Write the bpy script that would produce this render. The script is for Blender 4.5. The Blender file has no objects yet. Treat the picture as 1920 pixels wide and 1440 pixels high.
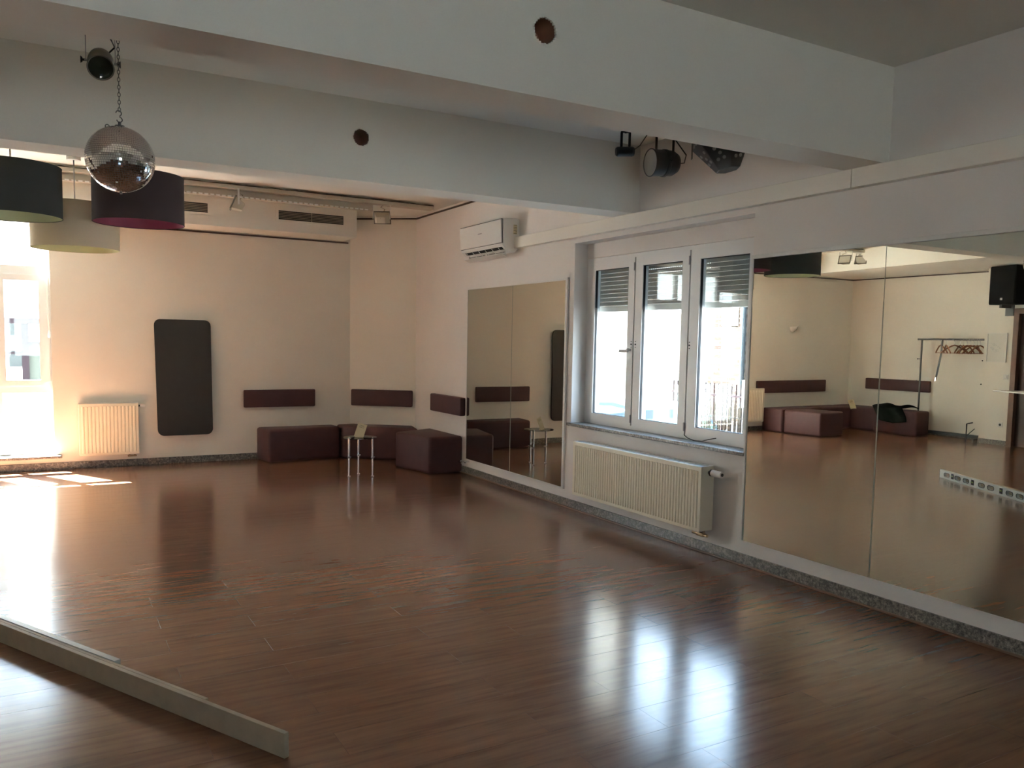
import bpy, bmesh, math, random
from mathutils import Vector, Matrix
random.seed(7)
PI = math.pi
S = bpy.context.scene
COL = S.collection

# ------------------------------------------------------------------ camera
cam_data = bpy.data.cameras.new('camera')
cam = bpy.data.objects.new('camera', cam_data)
COL.objects.link(cam)
pit, rol, yaw = math.radians(4.7756), math.radians(1.0479), math.radians(29.8527)
cy_, sy_ = math.cos(yaw), math.sin(yaw)
fw0, r0, u0 = Vector((sy_, cy_, 0)), Vector((cy_, -sy_, 0)), Vector((0, 0, 1))
fw = fw0*math.cos(pit) - u0*math.sin(pit)
up_ = u0*math.cos(pit) + fw0*math.sin(pit)
rt = r0*math.cos(rol) + up_*math.sin(rol)
up2 = up_*math.cos(rol) - r0*math.sin(rol)
cam.matrix_world = Matrix(((rt.x, up2.x, -fw.x, 0), (rt.y, up2.y, -fw.y, 0), (rt.z, up2.z, -fw.z, 1.6), (0, 0, 0, 1)))
cam_data.sensor_width = 36
cam_data.sensor_fit = 'HORIZONTAL'
cam_data.lens = 1536.53/1920*36
cam_data.shift_y = 48.84/1920
cam_data.clip_start = 0.05
cam_data.clip_end = 300
S.camera = cam

# ------------------------------------------------------------------ light
SKY = (4.2, 5.4, 7.2)
SUN = 250.0
S.view_settings.view_transform = 'Standard'
S.view_settings.look = 'None'
S.view_settings.gamma = 1
S.view_settings.exposure = 1.2
S.view_settings.use_curve_mapping = False
w = bpy.data.worlds.new('sky'); S.world = w; w.use_nodes = True
nt = w.node_tree; nt.nodes.clear()
wo = nt.nodes.new('ShaderNodeOutputWorld'); bg = nt.nodes.new('ShaderNodeBackground')
tcw = nt.nodes.new('ShaderNodeTexCoord'); spw = nt.nodes.new('ShaderNodeSeparateXYZ'); crw = nt.nodes.new('ShaderNodeValToRGB')
crw.color_ramp.elements[0].position = 0.0; crw.color_ramp.elements[0].color = (0.95, 1.0, 1.0, 1)
crw.color_ramp.elements[1].position = 0.6; crw.color_ramp.elements[1].color = (0.42, 0.66, 1.0, 1)
nt.links.new(tcw.outputs['Generated'], spw.inputs[0]); nt.links.new(spw.outputs['Z'], crw.inputs[0])
nt.links.new(crw.outputs[0], bg.inputs['Color']); bg.inputs['Strength'].default_value = 7.0
nt.links.new(bg.outputs[0], wo.inputs[0])
sd = bpy.data.lights.new('sun', 'SUN'); sd.energy = SUN; sd.angle = math.radians(0.6); sd.color = (1.0, 0.97, 0.92)
sun = bpy.data.objects.new('sun', sd); COL.objects.link(sun)
sdir = Vector((0.50, -0.90, 0)).normalized()*math.cos(math.radians(57)) + Vector((0, 0, -math.sin(math.radians(57))))
sun.rotation_euler = sdir.to_track_quat('-Z', 'Y').to_euler(); sun.location = (-6, 20, 14)
S.cycles.max_bounces = 12; S.cycles.diffuse_bounces = 8; S.cycles.glossy_bounces = 6
S.cycles.transparent_max_bounces = 16; S.cycles.sample_clamp_indirect = 8.0
S.cycles.use_denoising = True
S.cycles.caustics_reflective = False; S.cycles.caustics_refractive = False

# ------------------------------------------------------------------ materials
MATS = {}
def mat(name, col, rough=0.6, metal=0.0, spec=0.5, noise=None, bump=None, coat=0.0, sheen=0.0):
    if name in MATS: return MATS[name]
    m = bpy.data.materials.new(name); m.use_nodes = True
    n = m.node_tree; b = n.nodes['Principled BSDF']
    b.inputs['Base Color'].default_value = (*col, 1); b.inputs['Roughness'].default_value = rough
    b.inputs['Metallic'].default_value = metal; b.inputs['Specular IOR Level'].default_value = spec
    b.inputs['Coat Weight'].default_value = coat; b.inputs['Sheen Weight'].default_value = sheen
    if noise or bump:
        tc = n.nodes.new('ShaderNodeTexCoord'); nz = n.nodes.new('ShaderNodeTexNoise')
        n.links.new(tc.outputs['Object'], nz.inputs['Vector'])
        nz.inputs['Scale'].default_value = noise[0] if noise else bump[0]; nz.inputs['Detail'].default_value = 4
        if noise:
            cr = n.nodes.new('ShaderNodeValToRGB'); a = noise[1]
            cr.color_ramp.elements[0].position = 0.3; cr.color_ramp.elements[1].position = 0.7
            cr.color_ramp.elements[0].color = (*[c*(1-a) for c in col], 1); cr.color_ramp.elements[1].color = (*[min(1, c*(1+a)) for c in col], 1)
            n.links.new(nz.outputs[0], cr.inputs[0]); n.links.new(cr.outputs[0], b.inputs['Base Color'])
        if bump:
            nb = n.nodes.new('ShaderNodeTexNoise'); nb.inputs['Scale'].default_value = bump[0]; nb.inputs['Detail'].default_value = 3
            n.links.new(tc.outputs['Object'], nb.inputs['Vector'])
            bp = n.nodes.new('ShaderNodeBump'); bp.inputs['Strength'].default_value = bump[1]; bp.inputs['Distance'].default_value = 0.002
            n.links.new(nb.outputs[0], bp.inputs['Height']); n.links.new(bp.outputs[0], b.inputs['Normal'])
    MATS[name] = m
    return m

wallm = mat('wall_paint', (0.80, 0.77, 0.69), 0.85, spec=0.2, noise=(1.3, 0.03), bump=(60, 0.25))
wallr = mat('wall_paint_cool', (0.76, 0.73, 0.70), 0.85, spec=0.2, noise=(1.3, 0.03), bump=(60, 0.25))
ceilm = mat('ceiling_paint', (0.78, 0.77, 0.71), 0.85, spec=0.2, noise=(0.9, 0.03), bump=(40, 0.3))
whitep = mat('white_plastic', (0.72, 0.71, 0.68), 0.4)
pvc = mat('window_pvc', (0.74, 0.74, 0.73), 0.3)
ivory = mat('ivory_enamel', (0.80, 0.75, 0.61), 0.35)
chrome = mat('chrome', (0.72, 0.72, 0.74), 0.12, metal=1)
steel = mat('dark_steel', (0.10, 0.10, 0.10), 0.4, metal=0.6)
brass = mat('brass', (0.35, 0.24, 0.14), 0.4, metal=0.8)
black = mat('black_paint', (0.012, 0.012, 0.013), 0.45)
blackr = mat('black_rubber', (0.015, 0.015, 0.016), 0.7)
maroon = mat('maroon_leatherette', (0.074, 0.032, 0.034), 0.55, spec=0.3, noise=(8, 0.08), bump=(350, 0.2))
matm = mat('gym_mat_foam', (0.022, 0.022, 0.021), 0.7, noise=(10, 0.08), bump=(300, 0.3))
railm = mat('dark_rail', (0.055, 0.028, 0.018), 0.5)
board = mat('board_beige', (0.42, 0.35, 0.25), 0.6, noise=(14, 0.08))
alu = mat('white_aluminium', (0.62, 0.64, 0.60), 0.4, noise=(20, 0.04))
greyl = mat('grey_lens', (0.35, 0.35, 0.33), 0.3)
dkglass = mat('dark_glass', (0.012, 0.022, 0.018), 0.08)
copper = mat('copper_lining', (0.16, 0.075, 0.05), 0.4, metal=0.3)
woodbr = mat('brown_door_wood', (0.11, 0.045, 0.022), 0.45, noise=(9, 0.15))
doordk = mat('dark_door_leaf', (0.035, 0.016, 0.012), 0.4, noise=(9, 0.15))
hangw = mat('hanger_wood', (0.22, 0.085, 0.035), 0.45)
shade_dark = mat('charcoal_fabric', (0.020, 0.024, 0.024), 0.9, bump=(500, 0.4))
shade_purp = mat('aubergine_fabric', (0.026, 0.016, 0.020), 0.9, bump=(500, 0.4))
lin_green = mat('pale_green_lining', (0.40, 0.42, 0.28), 0.7)
lin_purp = mat('magenta_lining', (0.20, 0.035, 0.075), 0.6)
lin_yel = mat('yellow_lining', (0.58, 0.53, 0.30), 0.7)
shade_cream = mat('cream_fabric', (0.60, 0.51, 0.37), 0.9, bump=(500, 0.4))
paper = mat('paper', (0.60, 0.52, 0.34), 0.6)
jack = mat('dark_green_cloth', (0.008, 0.011, 0.009), 0.95, spec=.1, bump=(60, 0.6))
plastg = mat('grey_plastic', (0.33, 0.33, 0.34), 0.5)
ventd = mat('vent_dark', (0.01, 0.01, 0.01), 0.8)
asphalt = mat('street_paving', (0.74, 0.73, 0.69), 0.9, noise=(3, 0.08))
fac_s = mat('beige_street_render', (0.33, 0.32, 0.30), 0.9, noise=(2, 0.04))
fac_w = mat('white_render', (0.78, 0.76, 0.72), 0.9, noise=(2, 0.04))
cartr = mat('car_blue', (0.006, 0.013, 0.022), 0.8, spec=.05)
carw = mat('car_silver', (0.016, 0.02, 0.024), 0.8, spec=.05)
reed = mat('reed_stems', (0.05, 0.034, 0.022), 0.9, noise=(30, 0.3))
leaf = mat('leaf_green', (0.02, 0.036, 0.008), 0.7, noise=(12, 0.3))
iron = mat('garden_iron', (0.006, 0.004, 0.006), 0.9, spec=.05)
kios = mat('kiosk_frame', (0.0045, 0.0036, 0.005), 0.95, spec=.02)

def glass_mat(name, tint=(1, 1, 1), ior=1.45, extra=0.0):
    m = bpy.data.materials.new(name); m.use_nodes = True; n = m.node_tree; n.nodes.clear()
    o = n.nodes.new('ShaderNodeOutputMaterial'); mx = n.nodes.new('ShaderNodeMixShader')
    t = n.nodes.new('ShaderNodeBsdfTransparent'); t.inputs[0].default_value = (*tint, 1)
    g = n.nodes.new('ShaderNodeBsdfGlossy'); g.inputs['Roughness'].default_value = 0.02
    f = n.nodes.new('ShaderNodeFresnel'); f.inputs[0].default_value = ior
    ge = n.nodes.new('ShaderNodeNewGeometry'); mr = n.nodes.new('ShaderNodeMapRange'); mr.inputs['To Min'].default_value = ior; mr.inputs['To Max'].default_value = 1/ior
    n.links.new(ge.outputs['Backfacing'], mr.inputs[0]); n.links.new(mr.outputs[0], f.inputs[0])
    n.links.new(f.outputs[0], mx.inputs[0]); n.links.new(t.outputs[0], mx.inputs[1]); n.links.new(g.outputs[0], mx.inputs[2])
    n.links.new(mx.outputs[0], o.inputs[0]); return m
pane_m = glass_mat('window_glass', (0.95, 0.98, 0.98))
tglass = glass_mat('table_glass', (0.45, 0.48, 0.47), 1.9)

mirror_m = mat('mirror_silver', (0.74, 0.75, 0.68), 0.0, metal=1)
ball_m = mat('disco_mirror', (0.78, 0.78, 0.80), 0.03, metal=1)
ballbase = mat('disco_grout', (0.10, 0.09, 0.09), 0.5)

def floor_mat():
    m = bpy.data.materials.new('laminate_floor'); m.use_nodes = True; n = m.node_tree; L = n.links.new
    b = n.nodes['Principled BSDF']
    tc = n.nodes.new('ShaderNodeTexCoord'); mp = n.nodes.new('ShaderNodeMapping')
    mp.inputs['Location'].default_value = (0.26, 0.065, 0)
    L(tc.outputs['Object'], mp.inputs[0])
    br = n.nodes.new('ShaderNodeTexBrick'); br.offset = 0.37; br.offset_frequency = 2
    br.inputs['Scale'].default_value = 1; br.inputs['Brick Width'].default_value = 1.25; br.inputs['Row Height'].default_value = 0.2
    br.inputs['Mortar Size'].default_value = 0.0012; br.inputs['Mortar Smooth'].default_value = 0.3
    br.inputs['Color1'].default_value = (0.0, 0.0, 0.0, 1); br.inputs['Color2'].default_value = (1, 1, 1, 1); br.inputs['Mortar'].default_value = (0.5, 0.5, 0.5, 1)
    L(mp.outputs[0], br.inputs[0])
    # grain: stretched along x
    m2 = n.nodes.new('ShaderNodeMapping'); m2.inputs['Scale'].default_value = (1.8, 20, 1)
    L(tc.outputs['Object'], m2.inputs[0])
    add = n.nodes.new('ShaderNodeVectorMath'); add.operation = 'MULTIPLY_ADD'
    L(br.outputs['Color'], add.inputs[0]); add.inputs[1].default_value = (7, 3, 5); L(m2.outputs[0], add.inputs[2])
    nz = n.nodes.new('ShaderNodeTexNoise'); nz.inputs['Scale'].default_value = 1.5; nz.inputs['Detail'].default_value = 5; nz.inputs['Roughness'].default_value = 0.5; nz.inputs['Distortion'].default_value = 0.15
    L(add.outputs[0], nz.inputs['Vector'])
    cr = n.nodes.new('ShaderNodeValToRGB'); e = cr.color_ramp.elements
    e[0].position = 0.22; e[0].color = (0.118, 0.056, 0.034, 1); e[1].position = 0.82; e[1].color = (0.225, 0.112, 0.066, 1)
    e2 = cr.color_ramp.elements.new(0.5); e2.color = (0.178, 0.086, 0.051, 1)
    L(nz.outputs[0], cr.inputs[0])
    hs = n.nodes.new('ShaderNodeMixRGB'); hs.blend_type = 'MULTIPLY'; hs.inputs[0].default_value = 1
    c2 = n.nodes.new('ShaderNodeValToRGB'); c2.color_ramp.elements[0].color = (0.9, 0.9, 0.9, 1); c2.color_ramp.elements[1].color = (1.06, 1.04, 1.0, 1)
    L(br.outputs['Color'], c2.inputs[0]); L(cr.outputs[0], hs.inputs[1]); L(c2.outputs[0], hs.inputs[2])
    dk = n.nodes.new('ShaderNodeMixRGB'); dk.blend_type = 'MULTIPLY'; dk.inputs[2].default_value = (0.7, 0.65, 0.6, 1)
    L(br.outputs['Fac'], dk.inputs[0]); L(hs.outputs[0], dk.inputs[1]); L(dk.outputs[0], b.inputs['Base Color'])
    b.inputs['Roughness'].default_value = 0.2; b.inputs['Specular IOR Level'].default_value = 0.6
    rn = n.nodes.new('ShaderNodeMapRange'); rn.inputs['To Min'].default_value = 0.13; rn.inputs['To Max'].default_value = 0.23
    L(nz.outputs[0], rn.inputs[0]); L(rn.outputs[0], b.inputs['Roughness'])
    bp = n.nodes.new('ShaderNodeBump'); bp.inputs['Strength'].default_value = 0.6; bp.inputs['Distance'].default_value = 0.003; bp.invert = True
    L(br.outputs['Fac'], bp.inputs['Height'])
    bp2 = n.nodes.new('ShaderNodeBump'); bp2.inputs['Strength'].default_value = 0.05; bp2.inputs['Distance'].default_value = 0.001
    L(nz.outputs[0], bp2.inputs['Height']); L(bp.outputs[0], bp2.inputs['Normal']); L(bp2.outputs[0], b.inputs['Normal'])
    return m
floorm = floor_mat()

def granite_mat():
    m = bpy.data.materials.new('granite'); m.use_nodes = True; n = m.node_tree; L = n.links.new; b = n.nodes['Principled BSDF']
    tc = n.nodes.new('ShaderNodeTexCoord'); v = n.nodes.new('ShaderNodeTexNoise'); v.inputs['Scale'].default_value = 55; v.inputs['Detail'].default_value = 6; v.inputs['Roughness'].default_value = 0.75
    L(tc.outputs['Object'], v.inputs['Vector'])
    cr = n.nodes.new('ShaderNodeValToRGB'); e = cr.color_ramp.elements
    e[0].position = 0.36; e[0].color = (0.035, 0.034, 0.03, 1); e[1].position = 0.68; e[1].color = (0.42, 0.39, 0.34, 1)
    e2 = e.new(0.5); e2.color = (0.15, 0.14, 0.125, 1)
    L(v.outputs[0], cr.inputs[0]); L(cr.outputs[0], b.inputs['Base Color']); b.inputs['Roughness'].default_value = 0.3
    return m
granite = granite_mat()

def brick_mat(name, c1, c2, cm, sc=1.0):
    m = bpy.data.materials.new(name); m.use_nodes = True; n = m.node_tree; L = n.links.new; b = n.nodes['Principled BSDF']
    tc = n.nodes.new('ShaderNodeTexCoord'); sp = n.nodes.new('ShaderNodeSeparateXYZ'); cb = n.nodes.new('ShaderNodeCombineXYZ')
    L(tc.outputs['Object'], sp.inputs[0]); L(sp.outputs['Y'], cb.inputs['X']); L(sp.outputs['Z'], cb.inputs['Y'])
    br = n.nodes.new('ShaderNodeTexBrick'); br.inputs['Scale'].default_value = sc
    br.inputs['Brick Width'].default_value = 0.3; br.inputs['Row Height'].default_value = 0.1; br.inputs['Mortar Size'].default_value = 0.012
    br.inputs['Color1'].default_value = (*c1, 1); br.inputs['Color2'].default_value = (*c2, 1); br.inputs['Mortar'].default_value = (*cm, 1)
    L(cb.outputs[0], br.inputs[0]); L(br.outputs[0], b.inputs['Base Color']); b.inputs['Roughness'].default_value = 0.9; b.inputs['Specular IOR Level'].default_value = 0.1
    return m
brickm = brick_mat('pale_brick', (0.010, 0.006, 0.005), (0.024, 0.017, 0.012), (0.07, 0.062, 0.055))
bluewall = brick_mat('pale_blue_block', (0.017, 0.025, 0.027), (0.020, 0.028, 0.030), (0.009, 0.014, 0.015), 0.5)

# ------------------------------------------------------------------ mesh helpers
def V(*a): return Vector(a)
class MB:
    def __init__(s): s.bm = bmesh.new()
    def box(s, a, b, bev=0.0, seg=2):
        x0, x1 = sorted((a[0], b[0])); y0, y1 = sorted((a[1], b[1])); z0, z1 = sorted((a[2], b[2]))
        t = bmesh.new(); bmesh.ops.create_cube(t, size=1)
        for v in t.verts: v.co = ((x0+x1)/2+v.co.x*(x1-x0), (y0+y1)/2+v.co.y*(y1-y0), (z0+z1)/2+v.co.z*(z1-z0))
        if bev: bmesh.ops.bevel(t, geom=t.edges[:], offset=min(bev, .49*min(x1-x0, y1-y0, z1-z0)), segments=seg, affect='EDGES', profile=0.5)
        s.merge(t); return s
    def merge(s, t, M=None):
        if M is not None: bmesh.ops.transform(t, matrix=M, verts=t.verts)
        me = bpy.data.meshes.new('tmp'); t.to_mesh(me); t.free(); s.bm.from_mesh(me); bpy.data.meshes.remove(me)
    def obox(s, c, ax, ay, az, size, bev=0.0):      # oriented box: centre, unit axes
        t = bmesh.new(); bmesh.ops.create_cube(t, size=1)
        for v in t.verts: v.co = Vector((v.co.x*size[0], v.co.y*size[1], v.co.z*size[2]))
        if bev: bmesh.ops.bevel(t, geom=t.edges[:], offset=bev, segments=2, affect='EDGES', profile=0.5)
        ax, ay, az = Vector(ax), Vector(ay), Vector(az); c = Vector(c)
        s.merge(t, Matrix(((ax.x, ay.x, az.x, c.x), (ax.y, ay.y, az.y, c.y), (ax.z, ay.z, az.z, c.z), (0, 0, 0, 1)))); return s
    def prism(s, pts, z0, z1, bev=0.0, seg=3):
        t = bmesh.new(); lo = [t.verts.new((p[0], p[1], z0)) for p in pts]; hi = [t.verts.new((p[0], p[1], z1)) for p in pts]
        n = len(pts); t.faces.new(lo[::-1]); t.faces.new(hi)
        for i in range(n): t.faces.new((lo[i], lo[(i+1) % n], hi[(i+1) % n], hi[i]))
        bmesh.ops.recalc_face_normals(t, faces=t.faces[:])
        if bev: bmesh.ops.bevel(t, geom=t.edges[:], offset=bev, segments=seg, affect='EDGES', profile=0.5)
        s.merge(t); return s
    def cyl(s, p0, p1, r, r1=None, n=20, caps=True):
        p0, p1 = Vector(p0), Vector(p1); d = p1-p0; t = bmesh.new()
        bmesh.ops.create_cone(t, cap_ends=caps, segments=n, radius1=r, radius2=r if r1 is None else r1, depth=d.length)
        s.merge(t, Matrix.Translation((p0+p1)/2) @ d.to_track_quat('Z', 'Y').to_matrix().to_4x4()); return s
    def tube(s, pts, r, n=8):
        pts = [Vector(p) for p in pts]; rings = []
        for i, p in enumerate(pts):
            d = (pts[min(i+1, len(pts)-1)]-pts[max(i-1, 0)]).normalized()
            q = d.to_track_quat('Z', 'Y')
            rings.append([s.bm.verts.new(p + q @ Vector((r*math.cos(a), r*math.sin(a), 0))) for a in [2*PI*k/n for k in range(n)]])
        for i in range(len(rings)-1):
            # minimise twist
            best = min(range(n), key=lambda o: (rings[i][0].co-rings[i+1][o].co).length)
            rings[i+1] = rings[i+1][best:]+rings[i+1][:best]
            for k in range(n):
                s.bm.faces.new((rings[i][k], rings[i][(k+1) % n], rings[i+1][(k+1) % n], rings[i+1][k]))
        s.bm.faces.new(rings[0][::-1]); s.bm.faces.new(rings[-1]); return s
    def lathe(s, prof, c, axis=(0, 0, 1), n=48, smooth=True):
        q = Vector(axis).to_track_quat('Z', 'Y'); c = Vector(c); rings = []
        for r, z in prof:
            rings.append([s.bm.verts.new(c+q @ Vector((r*math.cos(2*PI*k/n), r*math.sin(2*PI*k/n), z))) for k in range(n)])
        for i in range(len(rings)-1):
            for k in range(n): s.bm.faces.new((rings[i][k], rings[i][(k+1) % n], rings[i+1][(k+1) % n], rings[i+1][k]))
        return s
    def sphere(s, c, r, sc=(1, 1, 1), n=24):
        t = bmesh.new(); bmesh.ops.create_uvsphere(t, u_segments=n, v_segments=n//2, radius=r)
        s.merge(t, Matrix.Translation(Vector(c)) @ Matrix.Diagonal((*sc, 1))); return s
    def torus(s, c, R, r, axis=(0, 0, 1), n=24, m=8, a0=0, a1=2*PI, stretch=1.0):
        q = Vector(axis).to_track_quat('Z', 'Y'); c = Vector(c)
        closed = abs(a1-a0-2*PI) < 1e-6
        pts = [c+q @ Vector((R*math.cos(a), R*stretch*math.sin(a), 0)) for a in [a0+(a1-a0)*k/n for k in range(n+1)]]
        s.tube(pts, r, m); return s

def inset_root(parent):
    return Matrix.Identity(4) if parent.parent else Matrix.Translation(-Vector(parent.location))
def obj(name, mb, m, parent=None, smooth=None, label=None):
    bm = mb.bm; bmesh.ops.recalc_face_normals(bm, faces=bm.faces[:])
    me = bpy.data.meshes.new(name); bm.to_mesh(me); bm.free()
    for mm in (m if isinstance(m, (list, tuple)) else [m]): me.materials.append(mm)
    if smooth:
        for p in me.polygons: p.use_smooth = True
        try: me.set_sharp_from_angle(angle=math.radians(smooth if smooth > 1 else 35))
        except Exception: pass
    o = bpy.data.objects.new(name, me); COL.objects.link(o)
    if parent is not None:
        o.parent = parent
        if parent.type == 'EMPTY': o.matrix_parent_inverse = Matrix.Translation(-Vector(parent.location))
    if label: o['label'] = label
    return o
def thing(name, label, cat, loc, group=None):
    o = bpy.data.objects.new(name, None); COL.objects.link(o); o.location = loc; o.empty_display_size = 0.1
    o['label'] = label; o['category'] = cat
    if group: o['group'] = group
    return o
def tag(o, label, cat, group=None, kind=None):
    o['label'] = label; o['category'] = cat
    if group: o['group'] = group
    if kind: o['kind'] = kind
    return o
def struct(name, mb, m, parent=None, smooth=None):
    o = obj(name, mb, m, parent, smooth)
    if parent is None: o['kind'] = 'structure'
    return o
def struct_root(name, loc):
    o = bpy.data.objects.new(name, None); COL.objects.link(o); o.location = loc; o.empty_display_size = 0.1
    o['kind'] = 'structure'; return o
def dup(root, loc, label=None, group=None, rz=None):
    r = root.copy(); COL.objects.link(r); r.location = loc
    if rz is not None: r.rotation_euler = (0, 0, rz)
    if label: r['label'] = label
    if group: r['group'] = group
    for ch in list(root.children):
        c = ch.copy(); COL.objects.link(c); c.parent = r
        for g in list(ch.children):
            d = g.copy(); COL.objects.link(d); d.parent = c
    return r

D, B, ZC = 4.425, 10.95, 3.26          # right wall, back wall, ceiling
XL, XN = -4.85, -5.26                   # left wall (door part) and its niche
CH0, CH1 = (3.69, 10.95), (4.425, 10.38)

# ------------------------------------------------------------------ room shell
struct('floor', MB().prism([(-5.6, -3.6), (D+.3, -3.6), (D+.3, 11.3), (-5.6, 11.3)], -0.12, 0.0), floorm)
struct('ceiling', MB().prism([(-5.6, -3.6), (D+.3, -3.6), (D+.3, 11.3), (-5.6, 11.3)], ZC, ZC+0.2), ceilm)
# unseen upper storeys, added to shade the street on the right
struct('upper_shade_block', MB().box((-5.6, -3.9, ZC+.3), (D+.32, 11.29, 34)), wallm)
# right wall with the window opening
WY0, WY1, WZ0, WZ1 = 4.29, 6.56, 0.80, 2.54
mb = MB()
for a, b_ in (((D, -3.6, 0), (D+.32, WY0, ZC)), ((D, WY1, 0), (D+.32, 11.3, ZC)), ((D, WY0, 0), (D+.32, WY1, WZ0)), ((D, WY0, WZ1), (D+.32, WY1, ZC))):
    mb.box(a, b_)
struct('wall_right', mb, wallr)
# back wall with the tall window opening
BX0, BX1, BZ0, BZ1 = -1.96, 0.10, 0.17, 2.86
mb = MB()
for a, b_ in (((-5.6, B, 0), (BX0, B+.34, ZC)), ((BX1, B, 0), (D, B+.34, ZC)), ((BX0, B, 0), (BX1, B+.34, BZ0)), ((BX0, B, BZ1), (BX1, B+.34, ZC))):
    mb.box(a, b_)
struct('wall_back', mb, wallm)
struct('wall_corner', MB().prism([CH0, CH1, (D, B)], 0, ZC), wallm)
mb = MB(); mb.box((-5.6, 8.01, 0), (XN, B, ZC)); mb.box((-5.6, -3.6, 0), (XL, 6.55, ZC)); mb.box((-5.6, 7.46, 0), (XL, 8.01, ZC)); mb.box((-5.6, 6.55, 2.16), (XL, 7.46, ZC)); mb.box((-5.9, 6.2, 0), (-5.6, 7.8, ZC))  # last box, unseen behind the door, is added to stop a light leak
struct('wall_left', mb, wallm)
mb = MB()
for a, b_ in (((-5.6, -3.9, 0), (-1.4, -3.6, ZC)), ((.05, -3.9, 0), (D+.3, -3.6, ZC)), ((-1.4, -3.9, 0), (.05, -3.6, .9)), ((-1.4, -3.9, 2.3), (.05, -3.6, ZC))): mb.box(a, b_)
struct('wall_front', mb, wallm)
# unseen window added behind the camera: it lights the near half of the room
w3 = struct_root('window_fill', (-.4, -3.7, .9)); m_ = MB()
for x in (-1.4, -.73, -.05): m_.box((x, -3.78, .9), (x+.1, -3.70, 2.3))
m_.box((-1.3, -3.775, .9), (-.05, -3.705, .98)); m_.box((-1.3, -3.775, 2.22), (-.05, -3.705, 2.3)); obj('window_frame', m_, pvc, w3)
obj('pane', MB().box((-1.4, -3.742, .9), (.05, -3.738, 2.3)), pane_m, w3)

# beams with a drilled service hole each
def beam(name, y0, y1, hx, hz, hr):
    b0 = MB().box((XL-.3, y0, 2.70), (D, y1, ZC)); o = obj(name, b0, ceilm)
    cut = obj('cutter', MB().cyl((hx, y0-.1, hz), (hx, y0+.16, hz), hr, n=32), ceilm)
    md = o.modifiers.new('hole', 'BOOLEAN'); md.operation = 'DIFFERENCE'; md.object = cut; md.solver = 'EXACT'
    dg = bpy.context.evaluated_depsgraph_get(); me = bpy.data.meshes.new_from_object(o.evaluated_get(dg))
    o.modifiers.clear(); o.data = me
    bpy.data.objects.remove(cut, do_unlink=True)
    o['kind'] = 'structure'
    s_ = MB().lathe([(hr*.995, 0.004), (hr*.985, 0.15), (0.001, 0.155)], (hx, y0, hz), (0, 1, 0), n=32)
    obj('hole_lining', s_, copper, o, smooth=30)
    rg = MB()
    n = 28
    for k in range(n):                                  # ragged plaster edge
        a = 2*PI*k/n
        rr = hr*(1+random.uniform(-.02, .05))
        rg.box((hx+rr*math.cos(a)-.006, y0-.0015, hz+rr*math.sin(a)-.006), (hx+rr*math.cos(a)+.006, y0+.01, hz+rr*math.sin(a)+.006))
    obj('hole_edge', rg, ceilm, o)
    return o
beam('trim_1', 3.235, 3.51, 1.992, 2.99, 0.062)
beam('trim_2', 5.615, 5.89, 1.971, 3.00, 0.062)

# soffit box along the back wall and round to the left wall
struct('trim_3', MB().prism([(3.60, 10.42), (3.60, B), (XN, B), (XN, 8.01), (XL, 8.01), (XL, 5.89), (-3.05, 5.89), (-3.10, 6.7), (-3.62, 10.42)], 2.915, ZC), ceilm)

# dark picture rails
def rail(name, pts, z, out):
    mb = MB()
    for (a, b_) in zip(pts[:-1], pts[1:]):
        a, b_ = Vector((*a, z)), Vector((*b_, z)); d = (b_-a); L_ = d.length; d.normalize(); nrm = Vector((-d.y, d.x, 0))*out
        mb.obox((a+b_)/2+nrm*.008, d, nrm, (0, 0, 1), (L_, .016, .018))
    return struct(name, mb, railm)
rail('trim_4', [(3.66, B), (XN, B), (XN, 8.03)], 2.895, 1)
rail('trim_5', [(D, 5.90), (D, CH1[1]), CH0, (3.62, B)], 3.222, 1)

# granite skirting
def skirting(name, pts, out, z=0.083, t=0.015):
    mb = MB()
    for (a, b_) in zip(pts[:-1], pts[1:]):
        a, b_ = Vector((*a, z/2)), Vector((*b_, z/2)); d = (b_-a); L_ = d.length; d.normalize(); nrm = Vector((-d.y, d.x, 0))*out
        mb.obox((a+b_)/2+nrm*t/2, d, nrm, (0, 0, 1), (L_, t, z), bev=0.002)
    return struct(name, mb, granite)
skirting('baseboard_right', [(D, -3.6), (D, CH1[1])], 1)
skirting('baseboard_corner', [CH1, CH0], 1)
skirting('baseboard_back', [CH0, (XN, B)], 1)
skirting('baseboard_left', [(XN, B), (XN, 8.01), (XL, 8.01), (XL, 7.55)], 1)
# narrow floor edging strip along the right wall
struct('trim_6', MB().box((D-.034, -3.6, 0), (D-.015, 10.3, 0.012), bev=.003), mat('edging_wood', (0.16, 0.09, 0.055), 0.35))

# hollow ducting along the right wall (beside the air conditioner)
r_ = thing('cable_duct', 'long white rectangular pipe duct running along the wall from the air conditioner over the window', 'duct', (D, 3.0, 2.585))
ductm = mat('duct_cream', (0.78, 0.75, 0.68), 0.5)
obj('duct_cover', MB().box((D-.062, 3.452, 2.585), (D, 7.64, 2.70), bev=.004), ductm, r_)
obj('duct_cover', MB().box((D-.062, -3.5, 2.585), (D, 3.447, 2.70), bev=.004), ductm, r_)

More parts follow.
